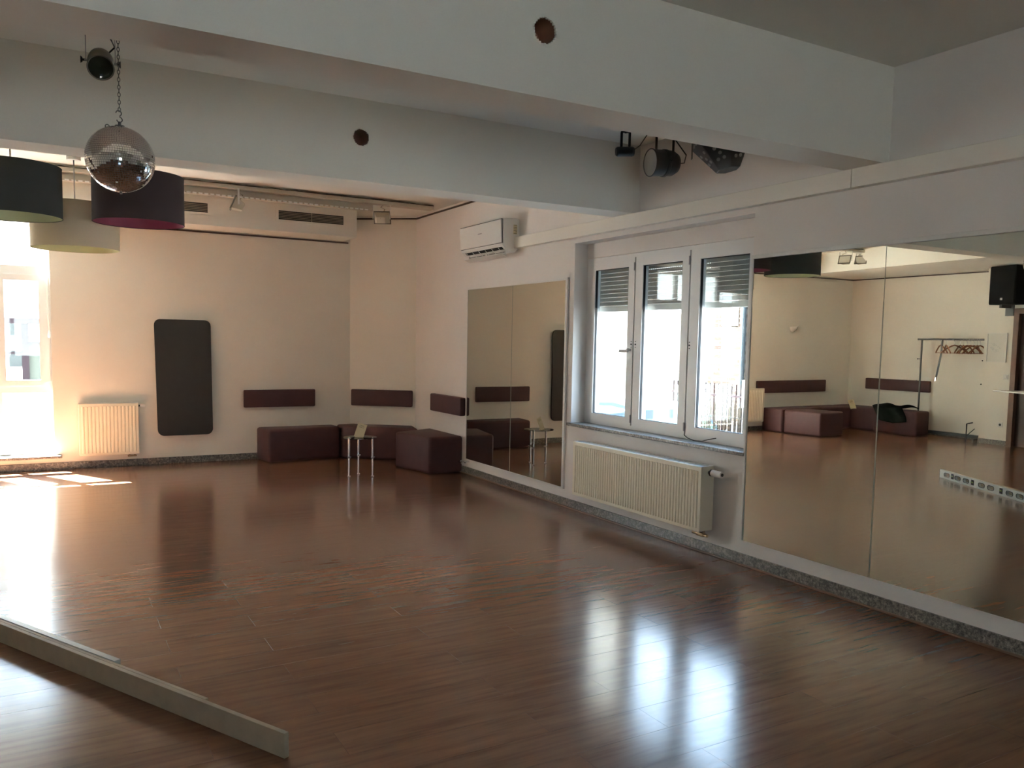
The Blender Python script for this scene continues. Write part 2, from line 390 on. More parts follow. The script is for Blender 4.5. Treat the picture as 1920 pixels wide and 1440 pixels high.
# ------------------------------------------------------------------ right window
win = struct_root('window_1', (D+.15, 5.45, WZ0))
FX = D+.155                             # inner face of the window frame
GY = [(5.90, 6.41), (5.19, 5.70), (4.455, 4.98)]
SY = [(5.815, 6.50), (5.105, 5.80), (4.37, 5.09)]
fr = MB()
fr.box((FX, 6.49, .83), (FX+.07, 6.56, 2.40)); fr.box((FX, 4.29, .83), (FX+.07, 4.38, 2.40)); fr.box((FX, 4.38, .83), (FX+.07, 6.49, .88)); fr.box((FX, 4.38, 2.35), (FX+.07, 6.49, 2.40))
obj('window_frame', fr, pvc, win)
obj('shutter_box', MB().box((FX-.012, 4.29, 2.40), (FX+.14, 6.56, 2.54), bev=.004), wallr, win)
for i, ((g0, g1), (s0, s1)) in enumerate(zip(GY, SY)):
    z0, z1, gz0, gz1 = .868, 2.362, .935, 2.283
    sx = FX-.018
    m_ = MB()
    for a, b_ in (((sx, s0, z0), (sx+.06, g0, z1)), ((sx, g1, z0), (sx+.06, s1, z1)), ((sx+.0005, g0, z0), (sx+.0595, g1, gz0)), ((sx+.0005, g0, gz1), (sx+.0595, g1, z1))): m_.box(a, b_)
    so = obj('sash', m_, pvc, win)
    gk = MB()
    t = .004
    for a, b_ in (((sx+.008, g0, gz0), (sx+.03, g0+t, gz1)), ((sx+.008, g1-t, gz0), (sx+.03, g1, gz1)), ((sx+.008, g0, gz0), (sx+.03, g1, gz0+t)), ((sx+.008, g0, gz1-t), (sx+.03, g1, gz1))): gk.box(a, b_)
    obj('gasket', gk, blackr, so)
    obj('pane', MB().box((sx+.028, g0, gz0), (sx+.032, g1, gz1)), pane_m, so)
# dark gaps between sashes
gp = MB(); gp.box((FX-.004, 5.800, .87), (FX+.01, 5.815, 2.36)); gp.box((FX-.004, 5.09, .87), (FX+.01, 5.105, 2.36))
obj('sash_gap', gp, mat('gap_grey', (.05, .05, .055), .6), win)
# screw plates (three dark dots) where handles are missing
for y in (5.835, 5.775, 5.075):
    d_ = MB()
    for z, r in ((1.62, .004), (1.595, .007), (1.57, .004)): d_.cyl((FX-.0225, y, z), (FX-.017, y, z), r, n=12)
    obj('handle_holes', d_, black, win)
hd = MB().box((FX-.06, 5.84, 1.53), (FX-.035, 5.86, 1.56), bev=.004); hd.box((FX-.062, 5.84, 1.52), (FX-.045, 5.96, 1.548), bev=.006); hd.box((FX-.04, 5.836, 1.535), (FX-.016, 5.85, 1.556))
obj('window_handle', hd, whitep, win)
hg = MB()
for y in (5.81, 5.10):
    for z in (.93, 2.28): hg.cyl((FX-.026, y, z-.035), (FX-.026, y, z+.035), .007, n=10)
obj('hinge', hg, plastg, win)
sl = MB().box((D-.03, 4.28, .80), (FX+.01, 6.60, .83), bev=.006)
obj('window_sill', sl, granite, win)
obj('outer_sill', MB().box((FX+.06, 4.29, .80), (FX+.24, 6.56, .845)), alu, win)

# roller shutters seen through the panes
shm = mat('shutter_slat', (0.22, 0.225, 0.205), 0.5)
sroot = MB(); bars = MB(); guides = MB()
shx = FX+.10
for (a0, a1) in ((4.36, 5.075), (5.12, 5.79), (5.83, 6.52)):
    z = 2.41
    while z > 1.995:
        sroot.box((shx, a0, z-.0358), (shx+.012, a1, z), bev=.002, seg=1)
        y = a0
        while y < a1:                    # bridges between light slots
            sroot.box((shx+.003, y, z-.0385), (shx+.009, min(y+.012, a1), z-.034)); y += .026
        z -= .038
    zb = z
    sroot.box((shx, a0, zb-.04), (shx+.012, a1, zb-.0005), bev=.004, seg=1)
    bars.box((shx-.003, a0, zb-.095), (shx+.015, a1, zb-.041), bev=.004)
    for yy in (a0, a1): guides.box((shx-.012, yy-.014, .85), (shx+.02, yy+.014, 2.40))
ro = obj('roller_shutter', sroot, shm, win)
obj('shutter_bottom_bar', bars, alu, win); obj('shutter_guide', guides, pvc, win)

cab = MB().tube([(FX-.02, 5.10, .868), (FX-.035, 5.08, .862), (FX-.05, 5.02, .845), (FX-.06, 4.93, .836), (FX-.055, 4.85, .840), (FX-.045, 4.78, .862), (FX-.02, 4.73, .875)], .0035)
tag(obj('loose_cable', cab, black, smooth=40), 'thin black cable lying curled on the granite window sill', 'cable')
# ------------------------------------------------------------------ tall back window
w2 = struct_root('window_2', (BX1, B+.15, BZ0)); FY = B+.14
fm = MB()
fm.box((BX1-.045, FY, BZ0), (BX1, FY+.07, BZ1)); fm.box((BX0, FY, BZ0), (BX0+.045, FY+.07, BZ1))
xs = [BX1-.045-.0-k*.4933 for k in range(1, 4)]
for x in xs: fm.box((x-.03, FY, BZ0), (x+.03, FY+.07, BZ1))
vx = [BX0+.045]+[v_ for x in sorted(xs) for v_ in (x-.03, x+.03)]+[BX1-.045]
for k in range(4):
    for z0, z1 in ((BZ0, BZ0+.06), (.90, .985), (2.27, 2.37), (BZ1-.05, BZ1)): fm.box((vx[2*k], FY+.002, z0), (vx[2*k+1], FY+.068, z1))
obj('window_frame', fm, pvc, w2)
edges = [BX0+.045]+sorted(xs)+[BX1-.045]
for i in range(4):
    a, b_ = edges[i]+(.03 if i else 0), edges[i+1]-(.03 if i < 3 else 0)
    s_ = MB(); y0 = FY-.02
    for p, q in (((a-.02, y0, .986), (a+.045, FY+.05, 2.269)), ((b_-.075, y0, .986), (b_+.02, FY+.05, 2.269)), ((a+.045, y0+.001, .987), (b_-.075, FY+.049, 1.05)), ((a+.045, y0+.001, 2.20), (b_-.075, FY+.049, 2.268))): s_.box(p, q)
    so = obj('sash', s_, pvc, w2)
    obj('pane', MB().box((a+.04, FY+.02, 1.05), (b_-.07, FY+.024, 2.20)), pane_m, so)
    obj('upper_pane', MB().box((a, FY+.03, 2.37), (b_, FY+.034, BZ1-.05)), pane_m, w2)
    obj('lower_pane', MB().box((a, FY+.03, BZ0+.06), (b_, FY+.034, .90)), pane_m, w2)
obj('window_sill', MB().box((BX0-.06, B-.11, .145), (BX1+.075, FY+.01, .175), bev=.005), granite, w2)
obj('blind_cassette', MB().box((BX0, B-.02, 2.84), (BX1, FY-.02, 2.90), bev=.01), whitep, w2)
obj('hinge', MB().cyl((BX1-.03, FY-.03, 1.10), (BX1-.03, FY-.03, 1.17), .008, n=10), whitep, w2)
cd = MB().tube([(BX1-.028, FY-.05, 2.84), (BX1-.026, FY-.05, 2.2), (BX1-.02, FY-.055, 1.62)], .003)
cd.tube([(BX1-.048, FY-.05, 2.84), (BX1-.046, FY-.05, 2.2), (BX1-.024, FY-.055, 1.62)], .003)
pc = thing('blind_pull_cord', 'white blind pull cord with acorn tassel hanging at the edge of the tall window', 'pull cord', (BX1-.02, FY-.055, 1.55))
obj('cord', cd, whitep, pc)
obj('tassel', MB().lathe([(.001, .05), (.008, .045), (.016, .01), (.018, -.02), (.012, -.035), (.001, -.04)], (BX1-.02, FY-.055, 1.58), n=16), whitep, pc, smooth=40)

# ------------------------------------------------------------------ door, left
dr = struct_root('door_1', (XL, 7.1, 0))
dm = MB(); dm.box((XL-.2, 7.455, 0), (XL+.03, 7.54, 2.24), bev=.004); dm.box((XL-.2, 6.47, 0), (XL+.03, 6.555, 2.24), bev=.004); dm.box((XL-.2, 6.55, 2.155), (XL+.03, 7.46, 2.24), bev=.004)
obj('door_frame', dm, woodbr, dr)
dl = MB().box((XL-.09, 6.555, .002), (XL-.05, 7.455, 2.155), bev=.004)
dl.box((XL-.055, 6.72, 1.15), (XL-.04, 7.30, 2.0), bev=.006); dl.box((XL-.055, 6.72, .2), (XL-.04, 7.30, .95), bev=.006)
lf = obj('door_leaf', dl, doordk, dr)
hh = MB().cyl((XL-.05, 6.63, 1.05), (XL, 6.63, 1.05), .01); hh.cyl((XL-.002, 6.63, 1.05), (XL-.002, 6.76, 1.05), .009)
obj('door_handle', hh, chrome, lf)

# ------------------------------------------------------------------ mirrors
def mirror(y0, y1, z0, z1, label, tilt=0.0, group='tall wall mirror panes'):
    t_ = thing('wall_mirror', label, 'mirror', (D, (y0+y1)/2, z0), group)
    m_ = MB()
    cx = D-.010
    g = .0025
    c = Vector((cx, (y0+y1)/2, (z0+z1)/2)); az = Vector((-math.sin(tilt), 0, math.cos(tilt))); ax = Vector((math.cos(tilt), 0, math.sin(tilt)))
    m_.obox(c, ax, (0, 1, 0), az, (.006, y1-y0-2*g, z1-z0))
    obj('glass', m_, mirror_m, t_)
    for y in (y0+g, y1-g): obj('polished_edge', MB().box((cx-.0045, y-.0012, z0), (cx+.004, y+.0012, z1)), mat('mirror_edge', (.45, .50, .44), .25), t_)
    return t_
TL = .0022
mirror(7.72, 8.785, .182, 2.200, 'left pane of the small mirror pair between the maroon benches and the window')
mirror(6.68, 7.72, .182, 2.200, 'right pane of the small mirror pair beside the window')
mirror(3.209, 4.268, .182, 2.215, 'large wall mirror pane beginning right of the window', TL)
mirror(2.15, 3.209, .182, 2.215, 'large wall mirror pane at the right edge, second from the window', TL)
mirror(1.09, 2.15, .182, 2.215, 'wall mirror pane beyond the right edge of the view', TL)
fm = thing('mirror_frame', 'slim white moulding framing the small mirror pair beside the window', 'frame', (D, 7.7, .17))
m_ = MB(); m_.box((D-.022, 6.645, .165), (D, 6.68, 2.225), bev=.003); obj('side_strip', m_, whitep, fm)
obj('side_strip', MB().box((D-.018, 8.785, .175), (D, 8.80, 2.21), bev=.003), whitep, fm)
obj('top_strip', MB().box((D-.018, 6.68, 2.20), (D, 8.785, 2.214), bev=.003), whitep, fm)
obj('bottom_strip', MB().box((D-.018, 6.68, .165), (D, 8.785, .182), bev=.003), whitep, fm)
fm = thing('mirror_frame', 'white edge moulding around the large mirror wall right of the window', 'frame', (D, 3, .17))
obj('side_strip', MB().box((D-.018, 4.271, .182), (D, 4.29, 2.235), bev=.003), whitep, fm)
obj('top_strip', MB().box((D-.018, 1.0, 2.217), (D, 4.29, 2.245), bev=.003), whitep, fm)

# ------------------------------------------------------------------ radiators
def radiator(label, x0, x1, face, z0, z1, depth, ribs, group='ivory panel radiators'):
    """built along local +x with the front facing -y, at the origin of its root; then rotated"""
    L_ = x1-x0; H = z1-z0
    t_ = thing('radiator', label, 'radiator', (0, 0, 0), group)
    f = MB(); f.box((0, -depth, 0), (L_, -depth+.012, H), bev=.004)
    p = L_-.05; step = p/ribs
    for k in range(ribs):
        x = .025+step*(k+.5)
        f.prism([(x-step*.36, -depth-.0005), (x-step*.2, -depth-.009), (x+step*.2, -depth-.009), (x+step*.36, -depth-.0005), (x+step*.36, -depth+.004), (x-step*.36, -depth+.004)], .03, H-.035)
    obj('front_panel', f, ivory, t_)
    for x_ in (0, L_-.004): obj('side_cover', MB().box((x_, -depth+.01, 0.01), (x_+.004, -.035, H)), ivory, t_)
    g = MB(); y0, y1 = -depth+.012, -.035
    g.box((0, y0, H-.006), (L_, y0+.012, H+.002)); g.box((0, y1-.012, H-.006), (L_, y1, H+.002))
    k = 0.0
    while k < L_:
        g.box((k, y0, H-.006), (min(k+.028, L_), y1, H)); k += .062
    obj('top_grille', g, whitep, t_)
    obj('rear_panel', MB().box((.01, -.045, .01), (L_-.01, -.037, H-.01)), ivory, t_)
    for xx in (.12, L_-.12): obj('wall_bracket', MB().box((xx-.015, -.04, .05), (xx+.015, 0, H-.05)), whitep, t_)
    return t_
# right radiator under the window: local x runs along -y (from 6.27 to 4.56)
r1 = radiator('long ivory panel radiator under the three-part window', 0, 1.71, 0, .19, .69, .165, 50)
v = MB().cyl((1.715, -.09, .455), (1.735, -.09, .455), .014); v.cyl((1.735, -.09, .455), (1.752, -.09, .455), .026); obj('valve_collar', v, blackr, r1, smooth=40)
v = MB().cyl((1.752, -.09, .455), (1.85, -.09, .455), .026, .023); obj('thermostat_head', v, whitep, r1, smooth=40)
obj('thermostat_cap', MB().cyl((1.85, -.09, .455), (1.853, -.09, .455), .012), black, r1)
v = MB().cyl((1.62, -.09, -.03), (1.62, -.09, .01), .010); v.cyl((1.56, -.09, -.03), (1.72, -.09, -.03), .012); v.cyl((1.68, -.09, -.035), (1.68, -.09, .02), .010); v.box((1.61, -.105, -.045), (1.69, -.075, -.015), bev=.006)
obj('valve_block', v, brass, r1, smooth=40)
r1.location = (D, 6.27, .19); r1.rotation_euler = (0, 0, -PI/2)
r2 = radiator('short ivory radiator between the tall window and the hanging grey mat', 0, .645, 0, .155, .775, .10, 15)
v = MB().cyl((.645, -.06, .585), (.665, -.06, .585), .012); obj('valve_collar', v, blackr, r2, smooth=40)
v = MB().cyl((.665, -.06, .585), (.72, -.06, .585), .018, .016); obj('thermostat_head', v, whitep, r2, smooth=40)
v = MB().cyl((.54, -.05, -.03), (.54, -.05, .01), .009); v.cyl((.60, -.05, -.03), (.60, -.05, .01), .009); v.box((.52, -.065, -.035), (.62, -.035, -.015), bev=.005)
obj('valve_block', v, brass, r2, smooth=40)
r2.location = (.355, B, .155)
r3 = dup(r2, (-2.80, B, .17), 'ivory radiator seen in the big mirror beside the far bench')

# ------------------------------------------------------------------ hanging gym mat
def rounded(x0, x1, z0, z1, rad, n=6):
    pts = []
    for cx, cz, a0 in ((x1-rad, z1-rad, 0), (x0+rad, z1-rad, PI/2), (x0+rad, z0+rad, PI), (x1-rad, z0+rad, 1.5*PI)):
        for k in range(n+1): a = a0+PI/2*k/n; pts.append((cx+rad*math.cos(a), cz+rad*math.sin(a)))
    return pts
gm = thing('gym_mat', 'dark grey rounded exercise mat hanging upright on the back wall', 'mat', (1.52, B-.03, .36))
t = bmesh.new(); pts = rounded(1.195, 1.852, .358, 1.80, .075)
def matco(x, z, y):
    sag = -.012*math.sin(PI*(x-1.195)/.657) if z > 1.5 else 0
    u = (x-1.52)/.33
    tip = .035*max(0, (z-.36)/1.44)*0 + .02*(1-(z-.358)/1.44)
    if z < .7 and x < 1.4: x += .01
    return (x+.012*(1-(z-.358)/1.44), y-.012*u*u-tip, z+sag*(z-1.5)*3)
fr_, bk_ = [], []
for (x, z) in pts: fr_.append(t.verts.new(matco(x, z, B-.045))); bk_.append(t.verts.new(matco(x, z, B-.022)))
t.faces.new(fr_); t.faces.new(bk_[::-1])
for i in range(len(pts)): j = (i+1) % len(pts); t.faces.new((fr_[i], fr_[j], bk_[j], bk_[i]))
bmesh.ops.triangulate(t, faces=[f for f in t.faces if len(f.verts) > 4])
mm_ = MB(); mm_.merge(t); obj('foam_sheet', mm_, matm, gm, smooth=50)
for x in (1.25, 1.795):
    obj('eyelet', MB().torus((x, B-.052, 1.735), .011, .003, (0, 1, 0), n=16), black, gm, smooth=60)
    obj('hook', MB().cyl((x, B-.056, 1.735), (x, B, 1.735), .004, n=10), black, gm)
obj('scuff_mark', MB().obox((1.81, B-.071, .47), (.8, 0, -.6), (0, 1, 0), (.6, 0, .8), (.05, .002, .004)), plastg, gm)

# ------------------------------------------------------------------ wall cushions
def cushion(p0, p1, z0, z1, t_, label):
    a, b_ = Vector((*p0, 0)), Vector((*p1, 0)); d = b_-a; L_ = d.length; d.normalize(); n_ = Vector((-d.y, d.x, 0))
    m_ = MB().obox((a+b_)/2+n_*(t_/2+.002)+Vector((0, 0, (z0+z1)/2)), d, n_, (0, 0, 1), (L_, t_, z1-z0), bev=.014)
    o = obj('wall_cushion', m_, maroon, smooth=40); tag(o, label, 'backrest cushion', 'maroon wall cushions'); return o
cushion((3.19, B), (2.255, B), .683, .912, .055, 'maroon backrest cushion on the back wall, right of the hanging mat')
cushion((4.40, CH1[1]+.02), (3.715, B-.02), .683, .906, .055, 'maroon backrest cushion on the slanted corner wall, middle of the direct three')
cushion((D, 8.83), (D, 9.72), .693, .914, .075, 'maroon backrest cushion on the right wall next to the small mirrors')
cushion((-2.67, B), (-4.53, B), .695, .925, .055, 'long maroon backrest cushion beside the radiator seen in the mirror')
cushion((XN, 10.52), (XN, 9.17), .765, .975, .055, 'maroon backrest cushion behind the clothes rack')

# ------------------------------------------------------------------ benches
def bench(poly, h, label):
    m_ = MB().prism(poly, .004, h, bev=.035, seg=4)
    o = obj('upholstered_bench', m_, maroon, smooth=50); tag(o, label, 'bench', 'maroon upholstered benches'); return o
bench([(2.47, 10.50), (3.455, 10.64), (3.43, 10.92), (2.41, 10.92)], .425, 'maroon block bench on the back wall, left of the round glass table')
bench([(3.475, 10.60), (4.30, 9.98), (4.39, 10.36), (3.72, 10.885), (3.475, 10.885)], .43, 'maroon block bench across the slanted corner behind the glass table')
bench([(3.975, 8.885), (4.42, 8.885), (4.42, 9.86), (3.82, 9.60)], .445, 'maroon block bench at the right wall beside the small mirrors')
bench([(-3.86, 10.44), (-2.83, 10.44), (-2.83, 10.92), (-3.86, 10.92)], .43, 'maroon bench beside the far radiator, first of the mirrored row')
bench([(-4.72, 10.44), (-3.875, 10.44), (-3.875, 10.92), (-4.72, 10.92)], .43, 'maroon bench filling the far corner behind the second glass table')
bench([(-3.60, 9.72), (-2.90, 9.64), (-2.85, 10.42), (-3.50, 10.42)], .425, 'free maroon bench standing out from the mirrored row, lit from the window')
bench([(XN+.03, 9.92), (-4.74, 9.92), (-4.74, 10.92), (XN+.03, 10.92)], .43, 'maroon bench on the left wall next to the far corner')
bench([(-5.005, 9.0), (-4.62, 9.0), (-4.66, 9.905), (-5.005, 9.905)], .445, 'maroon bench under the dark jacket by the clothes rack')

# ------------------------------------------------------------------ round glass tables with menu cards
t1 = thing('side_table', 'small round glass table with three chrome legs before the corner benches', 'table', (3.19, 9.10, 0), 'round glass side tables')
obj('table_top', MB().cyl((3.19, 9.10, .452), (3.19, 9.10, .460), .195, n=48), tglass, t1)
for k, (x, y) in enumerate(((3.065, 9.12), (3.225, 9.25), (3.315, 9.02))):
    l = MB().cyl((x, y, .235), (x, y, .452), .013, n=16); l.cyl((x, y, 0), (x, y, .235), .0115, n=16); l.cyl((x, y, .448), (x, y, .464), .018, n=16)
    lo = obj('leg', l, chrome, t1, smooth=40)
    c = MB().cyl((x, y, .215), (x, y, .238), .0165, n=16); c.cyl((x, y, .228), (x+.028, y+.01, .228), .005, n=8)
    obj('collar', c, plastg, lo)
    obj('leg_foot', MB().cyl((x, y, .0), (x, y, .012), .016, n=16), plastg, lo)
t2 = dup(t1, (-4.02, 9.86, 0), 'round glass table near the far corner benches seen in the mirror')
def card(x, y, z, rz, label):
    t_ = thing('menu_card', label, 'card', (x, y, z), 'folded menu cards')
    d = Vector((math.cos(rz), math.sin(rz), 0)); n_ = Vector((d.y, -d.x, 0)); lean = Vector((.34*d.x, .34*d.y, .94)).normalized()
    upv = (Vector((0, 0, 1))*.94 - n_*.22 + d*.28).normalized()
    nn = d.cross(upv).normalized(); dd = upv.cross(nn).normalized()
    c = Vector((x, y, z))+upv*.083+n_*.02
    obj('card_sheet', MB().obox(c, dd, nn, upv, (.108, .002, .166)), paper, t_)
    l = MB()
    for k, ww in enumerate((.05, .06, .055)): l.obox(c+upv*(.062-k*.012)+nn*(-.0015 if nn.dot(n_) < 0 else .0015), dd, nn, upv, (ww, .001, .003))
    obj('printed_lines', l, black, t_)
    obj('card_foot', MB().obox(Vector((x, y, z+.004))+n_*.02, d, n_, (0, 0, 1), (.085, .05, .006)), paper, t_)
    return t_
card(3.165, 9.08, .4605, -.45, 'upright menu card on the glass table before the corner benches')
card(-4.02, 9.86, .4605, .5, 'upright menu card on the glass table near the far corner')

# ------------------------------------------------------------------ air conditioner
ac = thing('air_conditioner', 'white split air conditioner on the right wall above the small mirrors, flap open', 'air conditioner', (D, 8.1, 2.55))
prof = [(D, 2.60), (D, 2.885), (D-.03, 2.90), (D-.175, 2.89), (D-.198, 2.875), (D-.205, 2.70), (D-.20, 2.61), (D-.13, 2.545), (D-.05, 2.54)]
t = bmesh.new(); n_ = len(prof)
A_ = [t.verts.new((x, 7.62, z)) for x, z in prof]; B_ = [t.verts.new((x, 8.60, z)) for x, z in prof]
t.faces.new(A_); t.faces.new(B_[::-1])
for i in range(n_): j = (i+1) % n_; t.faces.new((A_[i], A_[j], B_[j], B_[i]))
bmesh.ops.bevel(t, geom=t.edges[:], offset=.006, segments=2, affect='EDGES')
m_ = MB(); m_.merge(t); obj('housing', m_, whitep, ac, smooth=40)
m_ = MB().obox((D-.214, 8.11, 2.755), (1, 0, .05), (0, 1, 0), (-.05, 0, 1), (.014, .97, .24), bev=.005); fp = obj('front_panel', m_, whitep, ac)
obj('panel_gap_shade', MB().obox((D-.2065, 8.108, 2.757), (1, 0, .05), (0, 1, 0), (-.05, 0, 1), (.006, .984, .252)), mat('gap_shadow', (.10, .095, .09), .8), ac)  # dark plate stands in for the shadow line round the front panel
obj('badge', MB().box((D-.2235, 8.06, 2.765), (D-.2205, 8.15, 2.775)), plastg, fp)
obj('display', MB().box((D-.213, 7.74, 2.628), (D-.2075, 7.78, 2.638)), plastg, ac)
m_ = MB().obox((D-.155, 8.10, 2.572), (.75, 0, -.66), (0, 1, 0), (.66, 0, .75), (.075, .86, .006)); obj('outlet', m_, ventd, ac)
m_ = MB().obox((D-.160, 8.10, 2.566), (.75, 0, -.66), (0, 1, 0), (.66, 0, .75), (.006, .86, .006))
for y in (7.75, 7.9, 8.05, 8.2, 8.35, 8.5): m_.obox((D-.157, y, 2.569), (.75, 0, -.66), (0, 1, 0), (.66, 0, .75), (.07, .005, .008))
obj('louvre', m_, whitep, ac)
m_ = MB().obox((D-.165, 8.09, 2.505), (.9, 0, -.35), (0, 1, 0), (.35, 0, .9), (.09, .87, .007), bev=.003)
for y in (7.66, 8.10, 8.50): m_.box((D-.15, y-.004, 2.505), (D-.135, y+.004, 2.56))
obj('flap', m_, whitep, ac)
m_ = MB().box((D-.075, 7.6185, 2.73), (D-.03, 7.621, 2.83)); rl = obj('rating_label', m_, paper, ac)
l = MB()
for z in (2.822, 2.80, 2.785, 2.77, 2.738): l.box((D-.072, 7.6175, z), (D-.034, 7.6188, z+.004))
l.cyl((D-.042, 7.6188, 2.757), (D-.042, 7.6175, 2.757), .005, n=12)
obj('label_print', l, black, rl)

# ------------------------------------------------------------------ vents, cable trays, flood lights
def vent(x0, x1, z0, z1, label, div=True):
    t_ = thing('vent_grille', label, 'vent', ((x0+x1)/2, 10.42, z0), 'black slotted air vents in the soffit')
    f = MB(); y = 10.42
    for a, b_ in (((x0-.035, z0-.03), (x1+.035, z0)), ((x0-.035, z1), (x1+.035, z1+.03)), ((x0-.035, z0), (x0, z1)), ((x1, z0), (x1+.035, z1))): f.box((a[0], y-.008, a[1]), (b_[0], y, b_[1]))
    obj('frame', f, ceilm, t_)
    obj('opening', MB().box((x0, y-.002, z0), (x1, y-.0005, z1)), ventd, t_)
    s_ = MB(); n = 6
    for k in range(1, n): z = z0+(z1-z0)*k/n; s_.box((x0, y-.007, z-.003), (x1, y-.002, z+.003))
    if div: s_.box(((x0+x1)/2-.004, y-.008, z0), ((x0+x1)/2+.004, y-.002, z1))
    obj('slats', s_, mat('vent_slat', (.35, .31, .25), .5), t_)
vent(2.59, 3.42, 3.06, 3.17, 'black slotted vent in the soffit above the maroon benches')
vent(.90, 1.755, 3.06, 3.17, 'black slotted vent in the soffit beside the aubergine lamp shade')
vent(-3.40, -2.70, 3.06, 3.17, 'black slotted vent seen at the top of the big mirror')

def tray(x0, x1, label, slots):
    t_ = thing('cable_tray', label, 'cable tray', ((x0+x1)/2, 9.45, 3.2), 'shallow cable trays under the ceiling')
    obj('channel', MB().box((x0, 9.36, 3.195), (x1, 9.50, 3.235), bev=.003), mat('tray_beige', (.55, .50, .42), .6), t_)
    k = x0+.2
    while k < x1: obj('hanger', MB().box((k-.01, 9.43, 3.23), (k+.01, 9.45, ZC)), plastg, t_); k += .9
    c = MB()
    for off, amp in ((0, .006), (.5, .008)):
        pts = [(x0+(x1-x0)*k/60, 9.385+.012*math.sin(k*.9+off*4), 3.24+amp*math.sin(k*1.3+off*7)) for k in range(61)]
        c.tube(pts, .005, 6)
    obj('cable', c, mat('cable_brown', (.12, .08, .05), .6), t_)
    if slots:
        l = MB(); k = slots[0]
        while k < slots[1]: l.box((k, 9.432, 3.118), (k+.038, 9.456, 3.132)); k += .060
        obj('slot_light_strip', l, mat('slot_light_white', (.92, .92, .90), .5), t_)  # white dashes stand in for light coming through the tray slots
        b_ = MB().box((slots[0]-.05, 9.437, 3.118), (slots[1]+.05, 9.455, 3.122)); b_.box((slots[0]-.05, 9.457, 3.118), (slots[1]+.05, 9.46, 3.196))
        obj('slotted_edge', b_, mat('tray_beige', (.55, .50, .42), .6), t_)
    return t_
tray(-.9, 4.22, 'beige cable tray with bundled wires carrying two floodlights near the back soffit', (-.6, 3.42))
tray(-3.78, -1.9, 'beige cable tray with bundled wires seen in the big mirror', None)

def flood(x, y, z, yaw_, label):
    t_ = thing('floodlight', label, 'floodlight', (x, y, z), 'beige yoke-mounted floodlights')
    R_ = Matrix.Rotation(yaw_, 4, 'Z') @ Matrix.Rotation(math.radians(-25), 4, 'X')
    def P(v): return Vector((x, y, z))+R_ @ (Vector(v)*1.2)
    t = bmesh.new(); a = [(-.075, -.045, -.055), (.075, -.045, -.055), (.075, -.045, .055), (-.075, -.045, .055)]; b_ = [(-.045, .045, -.03), (.045, .045, -.03), (.045, .045, .035), (-.045, .045, .035)]
    va = [t.verts.new(P(p)) for p in a]; vb = [t.verts.new(P(p)) for p in b_]; t.faces.new(va); t.faces.new(vb[::-1])
    for i in range(4): j = (i+1) % 4; t.faces.new((va[i], va[j], vb[j], vb[i]))
    bmesh.ops.bevel(t, geom=t.edges[:], offset=.004, segments=1, affect='EDGES')
    m_ = MB(); m_.merge(t); obj('housing', m_, mat('flood_beige', (.55, .50, .40), .5), t_)
    q = R_.to_3x3(); ax, ay, az = q @ Vector((1, 0, 0)), q @ Vector((0, 1, 0)), q @ Vector((0, 0, 1))
    rim = MB()
    for c, s_ in (((0, -.05, .06), (.20, .016, .011)), ((0, -.05, -.06), (.20, .016, .011)), ((.08, -.05, 0), (.011, .016, .155)), ((-.08, -.05, 0), (.011, .016, .155))): rim.obox(P(c), ax, ay, az, s_)
    obj('rim', rim, mat('flood_rim', (.16, .14, .11), .5), t_)
    obj('lens', MB().obox(P((0, -.048, 0)), ax, ay, az, (.185, .003, .135)), mat('flood_lens', (.62, .60, .52), .2), t_)
    yk = MB(); q2 = Matrix.Rotation(yaw_, 3, 'Z'); sx = q2 @ Vector((1, 0, 0))
    c = Vector((x, y, z)); top = 3.195-z
    for s_ in (-1, 1): yk.obox(c+sx*.102*s_+Vector((0, 0, top/2)), sx, q2 @ Vector((0, 1, 0)), (0, 0, 1), (.006, .02, top))
    yk.obox(c+Vector((0, 0, top)), sx, q2 @ Vector((0, 1, 0)), (0, 0, 1), (.21, .02, .006))
    obj('yoke', yk, whitep, t_)
    cb_ = MB().tube([P((0, .045, .02)), c+Vector((.03, .07, .07)), c+Vector((.05, .02, .12)), c+Vector((-.01, .0, .14)), c+Vector((.02, .0, top))], .006)
    obj('cable', cb_, mat('cable_beige', (.4, .34, .26), .5), t_, smooth=50)
flood(1.91, 9.43, 3.03, math.radians(-100), 'beige floodlight on the ceiling tray, left of the long vent')
flood(3.565, 9.43, 3.03, math.radians(150), 'beige floodlight on the ceiling tray near the right wall')
flood(-3.08, 9.43, 3.03, math.radians(70), 'beige floodlight seen in the mirror, nearer the lamp shade')
flood(-3.50, 9.43, 3.05, math.radians(70), 'beige floodlight seen in the mirror, at the tray end')

